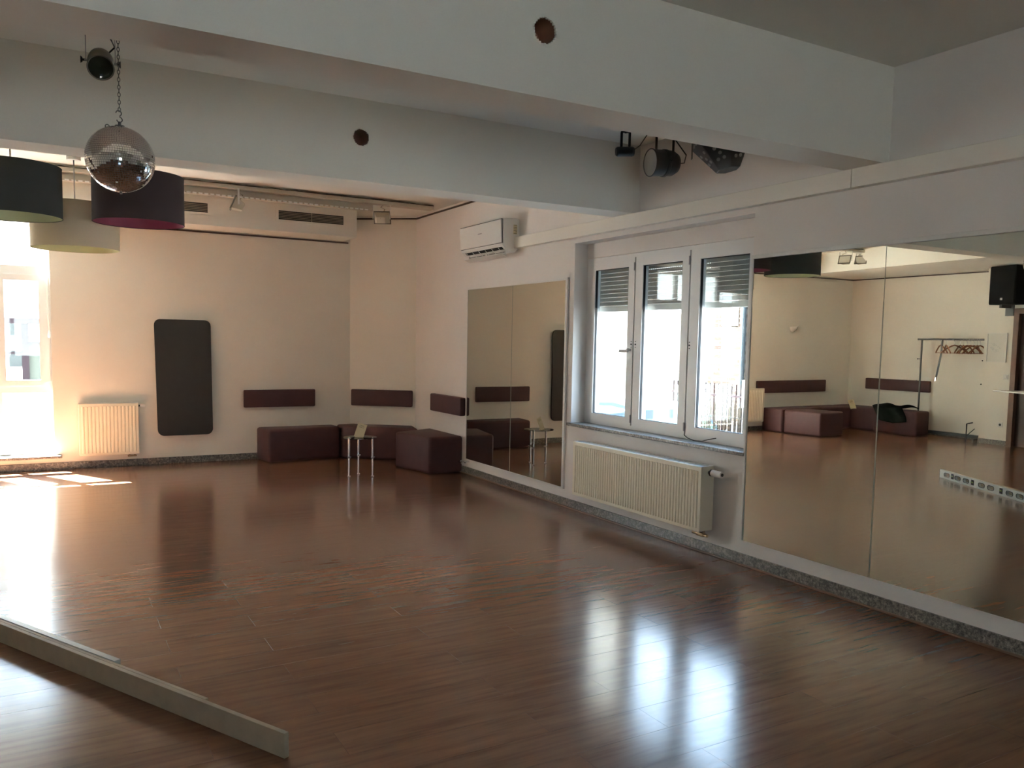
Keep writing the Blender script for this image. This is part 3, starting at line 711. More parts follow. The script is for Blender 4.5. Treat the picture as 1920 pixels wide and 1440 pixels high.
# ------------------------------------------------------------------ pendant drum lamps
def pendant(x, y, zb, zt, R_, ms, ml, label):
    t_ = thing('pendant_lamp', label, 'pendant lamp', (x, y, zb), 'large drum pendant lamps')
    o = MB().lathe([(R_-.002, zb), (R_, zb), (R_, zt), (R_-.002, zt)], (0, 0, 0), n=96)
    for v in o.bm.verts: v.co += Vector((x, y, 0))
    sh = obj('lamp_shade', o, ms, t_, smooth=40)
    i_ = MB().lathe([(R_-.0022, zb+.001), (R_-.0022, zt-.001)], (x, y, 0), n=96)
    obj('shade_lining', i_, ml, sh, smooth=40)
    for z_ in (zb, zt): obj('rim_wire', MB().torus((x, y, z_), R_-.001, .003, n=96, m=6), ms, sh, smooth=60)
    # diffuser disc just inside the top, spider and bulb holders
    sp = MB()
    for k in range(3):
        a = 2*PI*k/3+.3; sp.cyl((x, y, zt-.02), (x+(R_-.003)*math.cos(a), y+(R_-.003)*math.sin(a), zt-.02), .003, n=8)
    obj('spider', sp, whitep, t_)
    for k in range(3):
        b_ = MB(); a = 2*PI*k/3+.3; cx, cy2 = x+.09*math.cos(a), y+.09*math.sin(a)
        b_.cyl((cx, cy2, zt-.09), (cx, cy2, zt-.02), .018, n=16); b_.sphere((cx, cy2, zt-.12), .032, (1, 1, 1.2), 16); obj('bulb_holder', b_, whitep, t_, smooth=40)
    obj('ceiling_cover', MB().box((x-.035, y-.035, zt-.02), (x+.035, y+.035, zt+.045), bev=.004), plastg, t_)
    obj('rod', MB().cyl((x, y, zt+.045), (x, y, 3.2), .006, n=12), plastg, t_)
    obj('ceiling_rose', MB().cyl((x, y, 3.195), (x, y, ZC), .06, n=32), whitep, t_, smooth=40)
pendant(-.185, 8.0, 2.555, 2.965, .37, shade_dark, lin_green, 'charcoal drum pendant lamp with pale green inside, cut by the left edge')
pendant(.300, 8.74, 2.385, 2.79, .37, shade_cream, lin_yel, 'cream drum pendant lamp with yellow inside, hanging lowest')
pendant(.772, 8.0, 2.575, 2.985, .372, shade_purp, lin_purp, 'dark aubergine drum pendant lamp with magenta inside, behind the mirror ball')

# ------------------------------------------------------------------ disco ball
BC = Vector((.352, 4.45, 2.44)); BR = .155
db = thing('disco_ball', 'mirrored disco ball hanging on a chain before the lamp shades', 'disco ball', BC)
m_ = MB(); rows = 46
for i in range(rows):
    th0 = PI*(i+.5)/rows-PI/rows*.44; th1 = PI*(i+.5)/rows+PI/rows*.44; thc = (th0+th1)/2
    n = max(6, int(2*PI*math.sin(thc)*rows/PI)); off = random.random()
    for k in range(n):
        ph = 2*PI*(k+off)/n; dp = PI/n*.90
        jx, jy = random.gauss(0, .012), random.gauss(0, .012)
        qs = []
        for th, p in ((th0, ph-dp), (th0, ph+dp), (th1, ph+dp), (th1, ph-dp)):
            qs.append(Vector((math.sin(th)*math.cos(p), math.sin(th)*math.sin(p), math.cos(th)))*BR)
        c = sum(qs, Vector())/4; nn = c.normalized(); tx = Vector((-math.sin(ph), math.cos(ph), 0)); ty = nn.cross(tx)
        m_.bm.faces.new([m_.bm.verts.new(BC+q+nn*((q-c).dot(tx)*jx+(q-c).dot(ty)*jy)) for q in qs])
obj('mirror_tiles', m_, ball_m, db)
obj('ball_core', MB().sphere(BC, BR-.0012, n=48), ballbase, db, smooth=80)
m_ = MB().cyl(BC+V(0, 0, BR-.004), BC+V(0, 0, BR+.022), .007); m_.cyl(BC+V(0, 0, BR-.004), BC+V(0, 0, BR+.004), .022); obj('motor_cap', m_, steel, db, smooth=40)
m_ = MB().torus(BC+V(-.055, -.02, BR*.93), .009, .002, (0, 1, 0), n=16); obj('safety_eye', m_, steel, db, smooth=60)
m_ = MB().cyl(BC-V(0, 0, BR+.008), BC-V(0, 0, BR-.004), .006); obj('bottom_eye', m_, steel, db)
hk = MB(); z = BC.z+BR+.045
pts = [V(BC.x+.012*math.cos(a), BC.y, z-.013+.012*math.sin(a)) for a in [PI*1.05+k*PI*1.4/10 for k in range(11)]]
pts2 = [V(BC.x-.003+.012*math.cos(a), BC.y, z+.017+.012*math.sin(a)) for a in [-PI*.35+k*PI*1.35/10 for k in range(11)]]
hk.tube(pts+pts2, .0026, 8); obj('s_hook', hk, steel, db, smooth=60)
ch = MB(); z += .034; k = 0
while z < ZC-.005:
    ax = (0, 1, 0) if k % 2 == 0 else (1, 0, 0)
    q = 12; R_, r_ = .0055, .0018; pts = []
    for j in range(q+1):
        a = 2*PI*j/q; u, v_ = R_*math.cos(a), (R_*1.9)*math.sin(a)
        pts.append(V(BC.x+(u if k % 2 == 0 else 0), BC.y+(0 if k % 2 == 0 else u), z+v_))
    ch.tube(pts, r_, 5); z += .0175; k += 1
obj('chain', ch, steel, db, smooth=60)
obj('ceiling_hook', MB().cyl((BC.x, BC.y, ZC-.02), (BC.x, BC.y, ZC), .008), steel, db)

# ------------------------------------------------------------------ stage lights between the beams
def parcan(c, dirv, Rr, Lr, face_m, label, body=black, yoke_top=ZC, rear=True, knob=False, group=None):
    t_ = thing('stage_light', label, 'stage light', c, group)
    c = Vector(c); d = Vector(dirv).normalized(); q = d.to_track_quat('Z', 'Y')
    m_ = MB()
    prof = [(Rr*1.02, Lr*.5), (Rr*1.02, Lr*.47), (Rr*.97, Lr*.46), (Rr*.95, .02), (Rr*1.0, .015), (Rr*1.0, -.005), (Rr*.94, -.01)]
    if rear: prof += [(Rr*.92, -Lr*.25), (Rr*.7, -Lr*.42), (Rr*.45, -Lr*.48), (.001, -Lr*.5)]
    else: prof += [(Rr*.9, -Lr*.38), (Rr*.62, -Lr*.5), (.001, -Lr*.5)]
    m_.lathe(prof, c, d, n=40)
    obj('can_body', m_, body, t_, smooth=35)
    obj('lens', MB().lathe([(.001, Lr*.40), (Rr*.55, Lr*.43), (Rr*.93, Lr*.47), (Rr*.99, Lr*.49)], c, d, n=40), face_m, t_, smooth=50)
    obj('lens_ring', MB().torus(c+d*Lr*.495, Rr*.98, .004, d, n=40, m=8), body, t_, smooth=60)
    side = q @ Vector((1, 0, 0)); side.z = 0
    if side.length < .1: side = q @ Vector((0, 1, 0)); side.z = 0
    side.normalize(); fwd = Vector((side.y, -side.x, 0))
    yk = MB(); w_ = Rr+(.006 if knob else .022); zt = yoke_top-.02
    for s_ in (-1, 1):
        a = c+side*w_*s_; h_ = zt-c.z
        yk.obox(a+V(0, 0, h_/2), side, fwd, (0, 0, 1), (.004, .018, h_)); yk.cyl(a-side*s_*.03, a+side*s_*.008, .007, n=12)
    yk.obox(V(c.x, c.y, zt), side, fwd, (0, 0, 1), (w_*2, .024, .005)); yk.cyl((c.x, c.y, zt), (c.x, c.y, yoke_top), .008, n=12)
    obj('yoke', yk, plastg if knob else body, t_)
    if knob:
        for s_ in (-1, 1): kb = MB(); a = c+side*(w_+.006)*s_; kb.cyl(a, a+side*s_*.012, .006, n=12); kb.cyl(a+side*s_*.010, a+side*s_*.02, .012, .019, n=16); obj('yoke_knob', kb, black, t_)
    b0 = c-d*Lr*.48
    cb_ = MB().tube([b0, b0-d*.04+side*.03, b0-d*.03+side*.07+V(0, 0, .05), c+side*.05+V(0, 0, (zt-c.z)*.8), V(c.x+.02, c.y, yoke_top-.01)], .005)
    obj('cable', cb_, black, t_, smooth=50)
    return t_
# spot above the disco ball, aimed down at it
parcan((.318, 5.12, 3.075), (-.06, -.80, -.58), .066, .17, dkglass, 'grey spotlight with dark green lens above the disco ball', mat('spot_grey', (.17, .165, .15), .5), knob=True)
# large par can near the right wall
parcan((4.09, 4.90, 2.955), (-1.0, .16, -.06), .101, .24, greyl, 'largest black stage lamp with pale lens, hanging by the right wall')
# small bar-shaped lamp
sm = thing('stage_light', 'small black cylinder spotlight on a bracket left of the largest stage lamp', 'stage light', (3.93, 5.2, 3.07))
m_ = MB().cyl((3.875, 5.20, 3.068), (3.985, 5.16, 3.075), .036, n=28); m_.cyl((3.865, 5.204, 3.067), (3.877, 5.199, 3.068), .030, .036, n=28); m_.cyl((3.983, 5.161, 3.075), (3.998, 5.155, 3.076), .038, .032, n=28)
obj('can_body', m_, black, sm, smooth=35)
m_ = MB(); pa, pb = V(3.905, 5.19, 3.1), V(3.965, 5.168, 3.1)
for p in (pa, pb): m_.box((p.x-.006, p.y-.008, 3.09), (p.x+.006, p.y+.008, 3.215))
m_.obox((pa+pb)/2+V(0, 0, .118), (pb-pa).normalized(), Vector((.3, .95, 0)).normalized(), (0, 0, 1), (.075, .016, .010)); m_.cyl((3.935, 5.18, 3.21), (3.935, 5.18, ZC), .007)
obj('yoke', m_, black, sm)
obj('cable', MB().tube([(3.99, 5.16, 3.08), (4.03, 5.12, 3.12), (4.05, 5.05, 3.2), (4.0, 5.0, 3.24)], .004), black, sm)
# faceted effect light
fx = thing('effect_light', 'black faceted disco effect light with lens holes, hanging under the ceiling', 'effect light', (4.1, 4.22, 2.93))
c = Vector((4.02, 4.20, 2.895)); t = bmesh.new()
az_ = Vector((.12, -.25, -1)).normalized(); ax_ = Vector((.90, -.42, .0)).normalized(); ax_ = (ax_-az_*ax_.dot(az_)).normalized(); ay_ = az_.cross(ax_)
base = []
for rr, hh_ in ((.19, -.16), (.215, -.075), (.085, .125)):
    base.append([t.verts.new(c+(ax_*math.cos(a)+ay_*math.sin(a)*.75)*rr+az_*hh_) for a in [2*PI*(k+.5)/6 for k in range(6)]])
for i in range(2):
    for k in range(6): t.faces.new((base[i][k], base[i][(k+1) % 6], base[i+1][(k+1) % 6], base[i+1][k]))
t.faces.new(base[0][::-1]); t.faces.new(base[2]); bmesh.ops.recalc_face_normals(t, faces=t.faces[:])
side_faces = [f for f in t.faces if len(f.verts) == 4 and f.calc_area() > .008]
lens_pos = []
for f in side_faces:
    cc = f.calc_center_median(); nn = f.normal.copy(); e = (f.verts[1].co-f.verts[0].co).normalized(); g_ = nn.cross(e)
    for u, v_ in ((-.035, -.04), (.03, -.035), (0, 0), (-.02, .035), (.02, .04)): lens_pos.append((cc+e*u+g_*v_, nn))
bmesh.ops.bevel(t, geom=t.edges[:], offset=.004, segments=1, affect='EDGES')
m_ = MB(); m_.merge(t); obj('housing', m_, black, fx)
ln_ = MB(); 
for p, nn in lens_pos: ln_.cyl(p-nn*.002, p+nn*.004, .012, n=16)
obj('lenses', ln_, mat('fx_lens', (.30, .30, .29), .15), fx)
yk = MB()
for s_ in (-1, 1): yk.obox(c+ax_*.228*s_+V(0, 0, .12), ax_, ay_, (0, 0, 1), (.005, .02, .26))
yk.obox(c+V(0, 0, .25), ax_, ay_, (0, 0, 1), (.46, .02, .005)); yk.cyl(c+V(0, 0, .25), (c.x, c.y, ZC), .01)
obj('yoke', yk, black, fx)

# ------------------------------------------------------------------ boards and spirit level on the floor
P0, P1 = Vector((.762, 3.018, 0)), Vector((-.83, 6.02, 0)); d = (P1-P0).normalized(); n_ = Vector((-d.y, d.x, 0)); n_ = -n_ if n_.x < 0 else n_
def plank(s0, s1, off, th, z0, z1, bev=.002):
    a = P0+d*s0; b_ = P0+d*s1
    return MB().obox((a+b_)/2+n_*(off+th/2)+V(0, 0, (z0+z1)/2), d, n_, (0, 0, 1), (abs(s1-s0), th, z1-z0), bev=bev)
LT = (P1-P0).length
tag(obj('timber_board', plank(0, LT-.9, 0, .022, .001, .100), board), 'long beige board standing on edge on the floor, front one with its end nearest', 'board', 'boards on edge on the floor')
tag(obj('timber_board', plank(.50, LT-.25, .024, .018, .001, .099), board), 'thinner beige board on edge squeezed behind the front board', 'board', 'boards on edge on the floor')
# spirit level: drilled body
lv = thing('spirit_level', 'long white spirit level with oval hand holes behind the boards', 'spirit level', P0+d*1.25)
s0, s1 = 1.17, LT+.02; off = .044; th = .030
bodyo = obj('level_body', plank(s0, s1, off, th, .001, .102, bev=0), alu)
cut = MB(); SL = s1-s0
holes = [.10, .33, .50, .80, .97, 1.30, 1.47, 1.70, 1.95]
cut_bm = MB()
for hpos in holes:
    s_ = s1-hpos-.055
    for k in (-1, 1):
        p = P0+d*(s_+.034*k)+V(0, 0, .052); cut_bm.cyl(p+n_*(off-.02), p+n_*(off+th+.02), .022, n=20)
cb2 = MB()
for hpos in holes:
    s_ = s1-hpos-.055; p = P0+d*s_+n_*(off+th/2)+V(0, 0, .052)
    pts = []
    for k in range(9): a = -PI/2+PI*k/8; pts.append((.034+.022*math.cos(a), .022*math.sin(a)))
    for k in range(9): a = PI/2+PI*k/8; pts.append((-.034+.022*math.cos(a), .022*math.sin(a)))
    f0 = [cb2.bm.verts.new(p+d*u+V(0, 0, v_)-n_*.04) for u, v_ in pts]; f1 = [cb2.bm.verts.new(p+d*u+V(0, 0, v_)+n_*.04) for u, v_ in pts]
    cb2.bm.faces.new(f0[::-1]); cb2.bm.faces.new(f1)
    for k in range(len(pts)): j = (k+1) % len(pts); cb2.bm.faces.new((f0[k], f0[j], f1[j], f1[k]))
cut_bm.bm.free()
cutter = obj('cutter', cb2, alu)
md = bodyo.modifiers.new('h', 'BOOLEAN'); md.operation = 'DIFFERENCE'; md.object = cutter; md.solver = 'EXACT'
dg = bpy.context.evaluated_depsgraph_get(); me = bpy.data.meshes.new_from_object(bodyo.evaluated_get(dg)); bodyo.modifiers.clear(); bodyo.data = me
bpy.data.objects.remove(cutter, do_unlink=True)
bodyo.parent = lv; bodyo.matrix_parent_inverse = Matrix.Translation(-Vector(lv.location))
obj('end_cap', plank(s1, s1+.012, off+.002, th-.004, .004, .099), black, lv)
grip = MB()
for hpos in holes:
    s_ = s1-hpos-.055; p = P0+d*s_+n_*(off+th+.001)+V(0, 0, .052); pts = []
    for k in range(9): a = -PI/2+PI*k/8; pts.append((.034+.024*math.cos(a), .024*math.sin(a)))
    for k in range(9): a = PI/2+PI*k/8; pts.append((-.034+.024*math.cos(a), .024*math.sin(a)))
    pts.append(pts[0]); grip.tube([p+d*u+V(0, 0, v_) for u, v_ in pts], .0035, 6)
obj('hand_hole_rim', grip, black, lv)
vb = MB()
for hpos in (.245, .655, 1.18): 
    s_ = s1-hpos-.03; p = P0+d*s_+n_*(off+th/2)+V(0, 0, .054); vb.obox(p, d, n_, (0, 0, 1), (.055, th+.006, .062), bev=.003)
vbo = obj('vial_block', vb, blackr, lv)
vi = MB()
for hpos in (.245, .655, 1.18):
    s_ = s1-hpos-.03; p = P0+d*s_+n_*(off+th+.004)+V(0, 0, .056); vi.cyl(p-d*.018, p+d*.018, .007, n=12)
obj('vial', vi, mat('vial_green', (.25, .35, .12), .15), lv)

# ------------------------------------------------------------------ left-hand things seen in the mirror
# clothes rack
RX = -5.045
cr_ = thing('clothes_rack', 'black steel clothes rack with a single rail behind the maroon bench', 'clothes rack', (RX, 8.75, 0))
obj('rail', MB().cyl((RX, 8.03, 1.735), (RX, 9.34, 1.735), .017, n=16), steel, cr_, smooth=40)
for y in (9.26, 8.07):
    p_ = MB().cyl((RX, y, .03), (RX, y, 1.735), .016, n=16); po = obj('post', p_, steel, cr_, smooth=40)
    fx_ = RX+(.25 if y < 9 else .015)
    f_ = MB().cyl((RX-.18, y, .045), (fx_, y, .045), .014, n=12); f_.cyl((RX-.18, y, 0), (RX-.18, y, .06), .02, n=12); f_.cyl((fx_, y, 0), (fx_, y, .06), .02, n=12)
    obj('foot', f_, steel, po)
    k_ = MB()
    for z in (.98, 1.38): k_.cyl((RX, y, z), (RX+.02, y+.05, z), .006, n=8); k_.sphere((RX+.02, y+.055, z), .012, n=10)
    obj('knob', k_, black, po)
obj('base_bar', MB().box((RX-.03, 8.08, .05), (RX+.02, 9.24, .10)), mat('rack_base', (.06, .08, .085), .5), cr_)
br_ = MB().tube([(RX+.30, 8.16, .0), (RX+.30, 8.16, .31), (RX+.30, 8.06, .34)], .012, 8); br_.tube([(RX+.30, 8.16, .10), (RX+.32, 8.01, .24)], .007, 8)
tag(obj('folded_stand', br_, black, smooth=50), 'small black folded metal stand on the floor at the wall corner by the rack', 'stand')
def hanger(x, y, rz, label):
    t_ = thing('clothes_hanger', label, 'hanger', (x, y, 1.735), 'wooden hangers on the clothes rack')
    q = Matrix.Rotation(rz, 3, 'Z')
    def P(u, v_, z): return Vector((x, y, 1.72+z))+q @ Vector((u, v_, 0))
    w_ = MB()
    for s_ in (-1, 1):
        pts = [P(0, 0, -.085), P(s_*.05, .004, -.10), P(s_*.12, .012, -.145), P(s_*.19, .02, -.20), P(s_*.21, .024, -.225)]
        w_.tube(pts, .012, 8)
    obj('shoulder', w_, hangw, t_, smooth=60)
    obj('trouser_bar', MB().cyl(P(-.20, .02, -.222), P(.20, .02, -.222), .006, n=8), hangw, t_)
    hk_ = [P(0, 0, -.085), P(0, 0, -.04)]+[P(0+.022*math.sin(a), 0, -.005-.0+.022*(-math.cos(a))+.015) for a in [k*PI*1.3/8 for k in range(9)]]
    obj('hook', MB().tube(hk_, .003, 6), chrome, t_, smooth=60)
    return t_
hy = [8.90, 8.80, 8.64, 8.54, 8.48, 8.42, 8.36, 8.30, 8.24, 8.19]
for k, y in enumerate(hy):
    words = ['endmost wooden hanger on the rail, nearest the rack post', 'wooden hanger second from the rack post, swung outwards', 'wooden hanger third from the rack post'][k] if k < 3 else 'wooden hanger in the crowded bunch at the wall end of the rail'
    hanger(RX, y, PI/2+[.55, .75, -.7, .5, -.2, .3, 1.0, -.5, .15, .4][k] if k < 4 else [.25, -.2, .3, .5, -.35, .15, .6][k % 7], words)
bl = MB(); pts = [(RX+.03, 8.85, 1.73), (RX+.04, 8.855, 1.5), (RX+.05, 8.88, 1.3), (RX+.06, 8.92, 1.02)]
for a, b_ in zip(pts[:-1], pts[1:]):
    a, b_ = Vector(a), Vector(b_); dd = (b_-a).normalized(); bl.obox((a+b_)/2, (0, 1, 0), (1, 0, 0), dd, (.035, .004, (b_-a).length+.01))
bt = thing('hanging_belt', 'black belt hanging down from the clothes rack rail', 'belt', (RX+.03, 8.85, 1.0))
obj('strap', bl, black, bt)
obj('buckle', MB().obox((RX+.062, 8.923, 1.03), (0, 1, 0), (1, 0, 0), (0, -.12, .99), (.022, .008, .07)), chrome, bt)
# jacket on the bench
t = bmesh.new(); nx, ny = 26, 30; grid = []
for i in range(nx+1):
    row = []
    for j in range(ny+1):
        u, v_ = i/nx, j/ny
        y = 9.22+.62*u+.05*math.sin(v_*5); s_ = v_*.95
        if s_ < .42: x, z = -4.99+s_*.95, .452+.05*math.sin(PI*min(1, s_*2))+.035*math.sin(u*9+v_*7)*.5+.02
        else: x, z = -4.60+.02*math.sin(u*11)+.012*(s_-.42), .475-(s_-.42)*.55*(1-.35*abs(u-.45))+.02
        row.append(t.verts.new((x+.015*math.sin(u*14+v_*3), y, max(z, .12))))
    grid.append(row)
for i in range(nx):
    for j in range(ny): t.faces.new((grid[i][j], grid[i+1][j], grid[i+1][j+1], grid[i][j+1]))
m_ = MB(); m_.merge(t); jk = obj('folded_jacket', m_, jack, smooth=80); tag(jk, 'dark green jacket draped over the bench end by the rack', 'jacket')
md = jk.modifiers.new('thick', 'SOLIDIFY'); md.thickness = .014; md.offset = 1

# loudspeaker
sp = thing('loudspeaker', 'black loudspeaker bracketed high on the wall beside the door', 'loudspeaker', (XL+.2, 7.72, 2.3))
obj('cabinet', MB().prism([(XL+.10, 7.30), (XL+.10, 7.66), (XL+.38, 7.76), (XL+.44, 7.32)], 2.29, 2.90, bev=.012, seg=2), mat('speaker_black', (.006, .006, .006), .8, spec=.2), sp)
gr = MB().prism([(XL+.385, 7.75), (XL+.443, 7.33), (XL+.450, 7.33), (XL+.392, 7.75)], 2.31, 2.88); obj('front_grille', gr, mat('grille_cloth', (.008, .008, .009), .9, spec=.15), sp)
obj('badge', MB().box((XL+.412, 7.52, 2.36), (XL+.427, 7.555, 2.395)), mat('badge_silver', (.6, .6, .6), .3), sp)
b_ = MB().box((XL, 7.55, 2.12), (XL+.03, 7.68, 2.31)); b_.box((XL+.02, 7.59, 2.24), (XL+.30, 7.63, 2.29)); obj('bracket', b_, steel, sp)
# picture, switch, socket, sconce
pf = thing('framed_drawing', 'white framed line drawing on the wall below the loudspeaker', 'picture', (XL, 7.9, 1.38))
fr = MB(); y0, y1, z0, z1 = 7.63, 7.955, 1.365, 1.845
for a, b_ in (((y0, z0), (y1, z0+.012)), ((y0, z1-.012), (y1, z1)), ((y0, z0), (y0+.012, z1)), ((y1-.012, z0), (y1, z1))): fr.box((XL, a[0], a[1]), (XL+.022, b_[0], b_[1]))
obj('frame', fr, whitep, pf); obj('sheet', MB().box((XL, y0+.01, z0+.01), (XL+.012, y1-.01, z1-.01)), mat('sheet_white', (.66, .66, .60), .5), pf)
sk = MB(); rng = random.Random(3)
for k in range(9):
    cy2, cz = rng.uniform(7.72, 7.87), rng.uniform(1.54, 1.66)
    sk.tube([(XL+.0135, cy2+.035*math.cos(a+k)*rng.uniform(.6, 1), cz+.02*math.sin(a*1.3+k)) for a in [j*.7 for j in range(8)]], .0011, 4)
obj('drawing', sk, plastg, pf)
sw = thing('light_switch', 'white light switch on the wall beside the door frame', 'switch', (XL, 7.62, 1.12))
obj('plate', MB().box((XL, 7.58, 1.09), (XL+.01, 7.66, 1.17), bev=.003), whitep, sw); obj('rocker', MB().box((XL+.008, 7.597, 1.107), (XL+.014, 7.643, 1.153), bev=.002), whitep, sw)
sw = thing('wall_socket', 'white wall socket near the floor beside the door frame', 'socket', (XL, 7.82, .33))
obj('plate', MB().box((XL, 7.62, .30), (XL+.01, 7.70, .38), bev=.003), whitep, sw); obj('socket_insert', MB().cyl((XL+.009, 7.66, .34), (XL+.0115, 7.66, .34), .02), ventd, sw)
sc = thing('wall_sconce', 'small white half-bowl wall lamp high above the long far cushion', 'wall lamp', (-3.60, B, 1.9))
t = bmesh.new(); N = 20; prof = [(.10, .05), (.092, .02), (.07, -.02), (.035, -.045), (.004, -.05)]; rings = []
for r, z in prof: rings.append([t.verts.new((-3.60+r*math.cos(PI+PI*k/N), B+r*math.sin(PI+PI*k/N)*.9, 1.90+z+.012*math.cos(PI*k/N))) for k in range(N+1)])
for i in range(len(prof)-1):
    for k in range(N): t.faces.new((rings[i][k], rings[i][k+1], rings[i+1][k+1], rings[i+1][k]))
m_ = MB(); m_.merge(t); obj('glass_bowl', m_, whitep, sc, smooth=60)
obj('back_plate', MB().box((-3.64, B-.012, 1.86), (-3.56, B, 1.93)), chrome, sc)
# white high table whose corner shows in the mirror
ht = thing('high_table', 'white pointed table top seen in the mirror before the dark door', 'table', (-3.3, 5.7, 0))
obj('table_top', MB().prism([(-2.92, 6.72), (-2.55, 5.75), (-3.2, 5.2), (-3.9, 5.6)], .985, 1.005, bev=.004, seg=1), whitep, ht)
obj('pedestal', MB().cyl((-3.2, 5.7, .02), (-3.2, 5.7, .985), .035), chrome, ht, smooth=40)
obj('foot_plate', MB().cyl((-3.2, 5.7, 0), (-3.2, 5.7, .02), .24, n=32), chrome, ht, smooth=40)
# exposed pipe stub at the mirror's lower left corner
pv = MB().cyl((D-.06, 8.86, .135), (D, 8.86, .135), .012, n=12); pv.cyl((D-.06, 8.80, .135), (D-.06, 8.90, .135), .014, n=12); pv.sphere((D-.07, 8.80, .15), .018, n=12); pv.sphere((D-.055, 8.72, .15), .014, n=12); pv.cyl((D-.055, 8.72, .15), (D, 8.72, .15), .008)
tag(obj('pipe_valve', pv, chrome, smooth=40), 'small chrome pipe valve at the lower left corner of the small mirrors', 'valve')

# ------------------------------------------------------------------ outside
struct('ground', MB().box((-60, -40, -1.1), (5.2, 90, -.95)), asphalt)
struct('street', MB().box((5.2, -40, -1.1), (80, 90, -.95)), mat('asphalt_dark', (.13, .13, .13), .9, noise=(3, .15)))
# street side: white building across with grooves and an arch
bw = thing('building', 'white rendered house across the street behind the left and middle panes', 'building', (14, 18, -.95))
fa, fb = Vector((13.5, 14.28, 0)), Vector((5.6, 28.0, 0)); fd = (fb-fa).normalized(); fn = Vector((-fd.y, fd.x, 0))
fm2 = fa+fd*1.9
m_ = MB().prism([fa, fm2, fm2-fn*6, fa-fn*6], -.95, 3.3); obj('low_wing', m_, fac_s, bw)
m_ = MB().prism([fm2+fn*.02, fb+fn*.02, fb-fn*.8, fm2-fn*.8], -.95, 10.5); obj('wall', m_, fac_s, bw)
LF = (fb-fa).length; tan_ = mat('groove_tan', (.10, .08, .06), .9)
for k in range(9):
    g_ = MB().obox((fa+fb)/2+fn*.02+V(0, 0, -.28+k*.42), fd, fn, (0, 0, 1), (LF, .02, .03)); obj('groove', g_, tan_, bw)
ar = MB(); ac_ = fa+fd*3.1+fn*.03; pts = [ac_+fd*(.95*math.cos(a))+V(0, 0, 1.75+.95*math.sin(a)) for a in [PI*k/14 for k in range(15)]]; ar.tube(pts, .045, 6)
obj('window_arch', ar, mat('arch_tan', (.13, .11, .10), .9), bw)
bw = thing('building', 'pale brick gable with blue downpipe seen through the right pane', 'building', (13.4, 13.6, -.95))
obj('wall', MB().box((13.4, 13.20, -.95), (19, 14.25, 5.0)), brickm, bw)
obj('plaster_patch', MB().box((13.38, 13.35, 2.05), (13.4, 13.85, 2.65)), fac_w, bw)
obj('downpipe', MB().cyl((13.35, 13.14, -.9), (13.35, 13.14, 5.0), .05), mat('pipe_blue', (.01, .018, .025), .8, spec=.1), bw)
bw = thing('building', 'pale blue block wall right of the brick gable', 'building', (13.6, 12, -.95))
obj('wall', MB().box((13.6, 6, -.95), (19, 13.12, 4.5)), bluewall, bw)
# iron railing
ir = thing('iron_railing', 'dark iron garden railing before the brick gable', 'railing', (11.6, 12, -.95))
m_ = MB()
for k in range(18): y = 11.3+k*.12; m_.cyl((11.6, y, -.95), (11.6, y, .85), .015, n=6)
m_.box((11.585, 11.3, .60), (11.615, 13.4, .64)); m_.box((11.585, 11.3, -.5), (11.615, 13.4, -.46)); obj('bars', m_, iron, ir)
obj('post', MB().box((11.5, 11.1, -.95), (11.7, 11.3, .95)), mat('post_grey', (.03, .033, .04), .8), ir)
# reed fence
rf = thing('reed_fence', 'pale reed screen fence outside the right pane', 'fence', (6.6, 6.6, -.95))
m_ = MB(); y = 5.4; rng = random.Random(5)
while y < 7.25:
    m_.cyl((6.6+rng.uniform(-.01, .01), y, -.95), (6.6+rng.uniform(-.02, .02), y+rng.uniform(-.02, .02), .93+rng.uniform(-.05, .05)), .009, n=5); y += .017+rng.random()*.012
o = obj('reeds', m_, reed, rf); o['kind'] = 'stuff'
m_ = MB()
for z in (.15, .5, .8): m_.box((6.575, 5.4, z), (6.585, 7.25, z+.012))
obj('binding_wire', m_, mat('wire_brown', (.02, .015, .01), .7), rf)
bs = MB(); rng = random.Random(9)
for k in range(420):
    c = Vector((6.25+rng.gauss(0, .10), 6.75+rng.gauss(0, .14), .35+abs(rng.gauss(0, .17)))); a = Vector((rng.gauss(0, 1), rng.gauss(0, 1), rng.gauss(0, 1))).normalized(); b_ = a.orthogonal().normalized()
    s_ = rng.uniform(.02, .045); bs.bm.faces.new([bs.bm.verts.new(c+v_) for v_ in (a*s_, b_*s_*.45, -a*s_, -b_*s_*.45)])
bu = thing('garden_bush', 'small leafy green bush in front of the reed fence', 'bush', (6.25, 6.75, -.95))
o = obj('foliage', bs, leaf, bu); obj('stem', MB().cyl((6.25, 6.75, -.95), (6.25, 6.75, .55), .02, .008), mat('stem_brown', (.12, .08, .05), .8), bu)
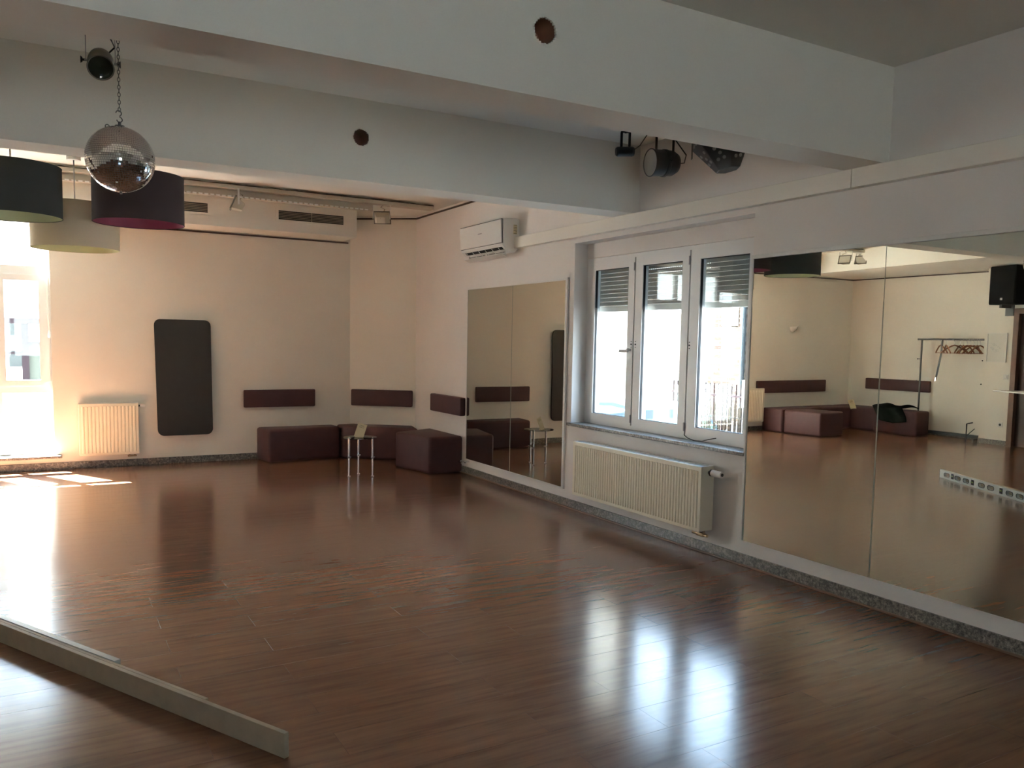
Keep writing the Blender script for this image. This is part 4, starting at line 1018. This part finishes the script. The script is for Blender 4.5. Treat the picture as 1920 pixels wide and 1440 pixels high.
# parked cars
def car(x, y, label, body, rz):
    t_ = thing('car', label, 'car', (x, y, -.95), 'cars parked outside the window')
    M = Matrix.Translation((x, y, -.95)) @ Matrix.Rotation(rz, 4, 'Z')
    def sec(profile, half, taper=0):
        t = bmesh.new(); L0 = [t.verts.new(M @ Vector((px, -(half-(taper if pz > .95 else 0)), pz))) for px, pz in profile]; L1 = [t.verts.new(M @ Vector((px, (half-(taper if pz > .95 else 0)), pz))) for px, pz in profile]
        t.faces.new(L0); t.faces.new(L1[::-1])
        for i in range(len(profile)): j = (i+1) % len(profile); t.faces.new((L0[i], L0[j], L1[j], L1[i]))
        return t
    m_ = MB(); m_.merge(sec([(-2.1, .3), (2.1, .3), (2.15, .6), (2.0, .82), (1.0, .93), (.35, 1.38), (-.9, 1.46), (-1.7, 1.38), (-2.1, .95)], .86, .12)); bo = obj('car_body', m_, body, t_)
    g_ = MB(); g_.merge(sec([(.92, .96), (.40, 1.33), (-.85, 1.40), (-1.55, 1.33), (-1.9, .97)], .862, .11)); obj('side_windows', g_, dkglass, t_)
    g_ = MB(); g_.merge(sec([(1.0, .935), (.36, 1.37), (.33, 1.34), (.95, .92)], .74)); g_.merge(sec([(-2.10, .97), (-1.71, 1.36), (-1.68, 1.33), (-2.05, .96)], .74)); obj('windscreen', g_, dkglass, t_)
    for px in (-1.35, 1.35):
        for s_ in (-1, 1):
            a, b_ = M @ Vector((px, s_*.70, .32)), M @ Vector((px, s_*.88, .32)); obj('wheel', MB().cyl(a, b_, .32, n=24), blackr, t_, smooth=40)
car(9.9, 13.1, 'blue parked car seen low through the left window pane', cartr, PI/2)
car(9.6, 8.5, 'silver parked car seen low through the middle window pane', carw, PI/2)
# back side: houses and a glazed kiosk
bw = thing('building', 'white house with arched mouldings beyond the tall window', 'building', (0, 24, -.95))
obj('wall', MB().box((-14, 24, -.95), (12, 30, 5.6)), fac_w, bw)
wn = MB()
for cx in (-3.2, -.9, 1.6):
    for R2 in (1.15, .85):
        wn.tube([(cx+R2*math.cos(a), 23.97, 2.3+R2*math.sin(a)) for a in [PI*k/16 for k in range(17)]], .03, 6)
obj('arch_moulding', wn, mat('arch_tan', (.13, .11, .10), .9), bw)
for cx in (-1.75, -1.15, -.55):
    for cz in (.95, 1.72): obj('window', MB().box((cx-.16, 23.95, cz-.2), (cx+.16, 23.99, cz+.2)), mat('far_glass', (.009, .012, .014), .7, spec=.1), bw)
gw = obj('garden_wall', MB().box((-7, 15.4, -.95), (5, 15.55, .74)), fac_w); tag(gw, 'low white wall outside the tall window before the glass shelter', 'wall')
ks = thing('glazed_kiosk', 'grey framed glass shelter outside the tall window', 'shelter', (0, 17, -.95))
m_ = MB(); m_.box((-.31, 16.9, -.95), (-.20, 17.1, 1.76)); m_.box((1.2, 16.9, -.95), (1.3, 17.1, 1.76)); m_.box((-1.6, 16.9, -.95), (-1.5, 17.1, 1.76))
m_.box((-1.6, 16.92, 1.22), (-.31, 17.0, 1.26)); m_.box((-.20, 16.92, 1.38), (1.2, 17.0, 1.44)); m_.box((-1.7, 16.6, 1.76), (1.4, 17.4, 1.85)); m_.box((-.16, 16.95, -.2), (1.2, 17.0, -.1))
obj('frame', m_, kios, ks)
obj('glazing', MB().box((-.20, 16.97, -.1), (1.2, 16.98, 1.38)), mat('shelter_glass', (.008, .011, .011), .7, spec=.1), ks)

# every mesh part keeps its parent transform; nothing is hidden
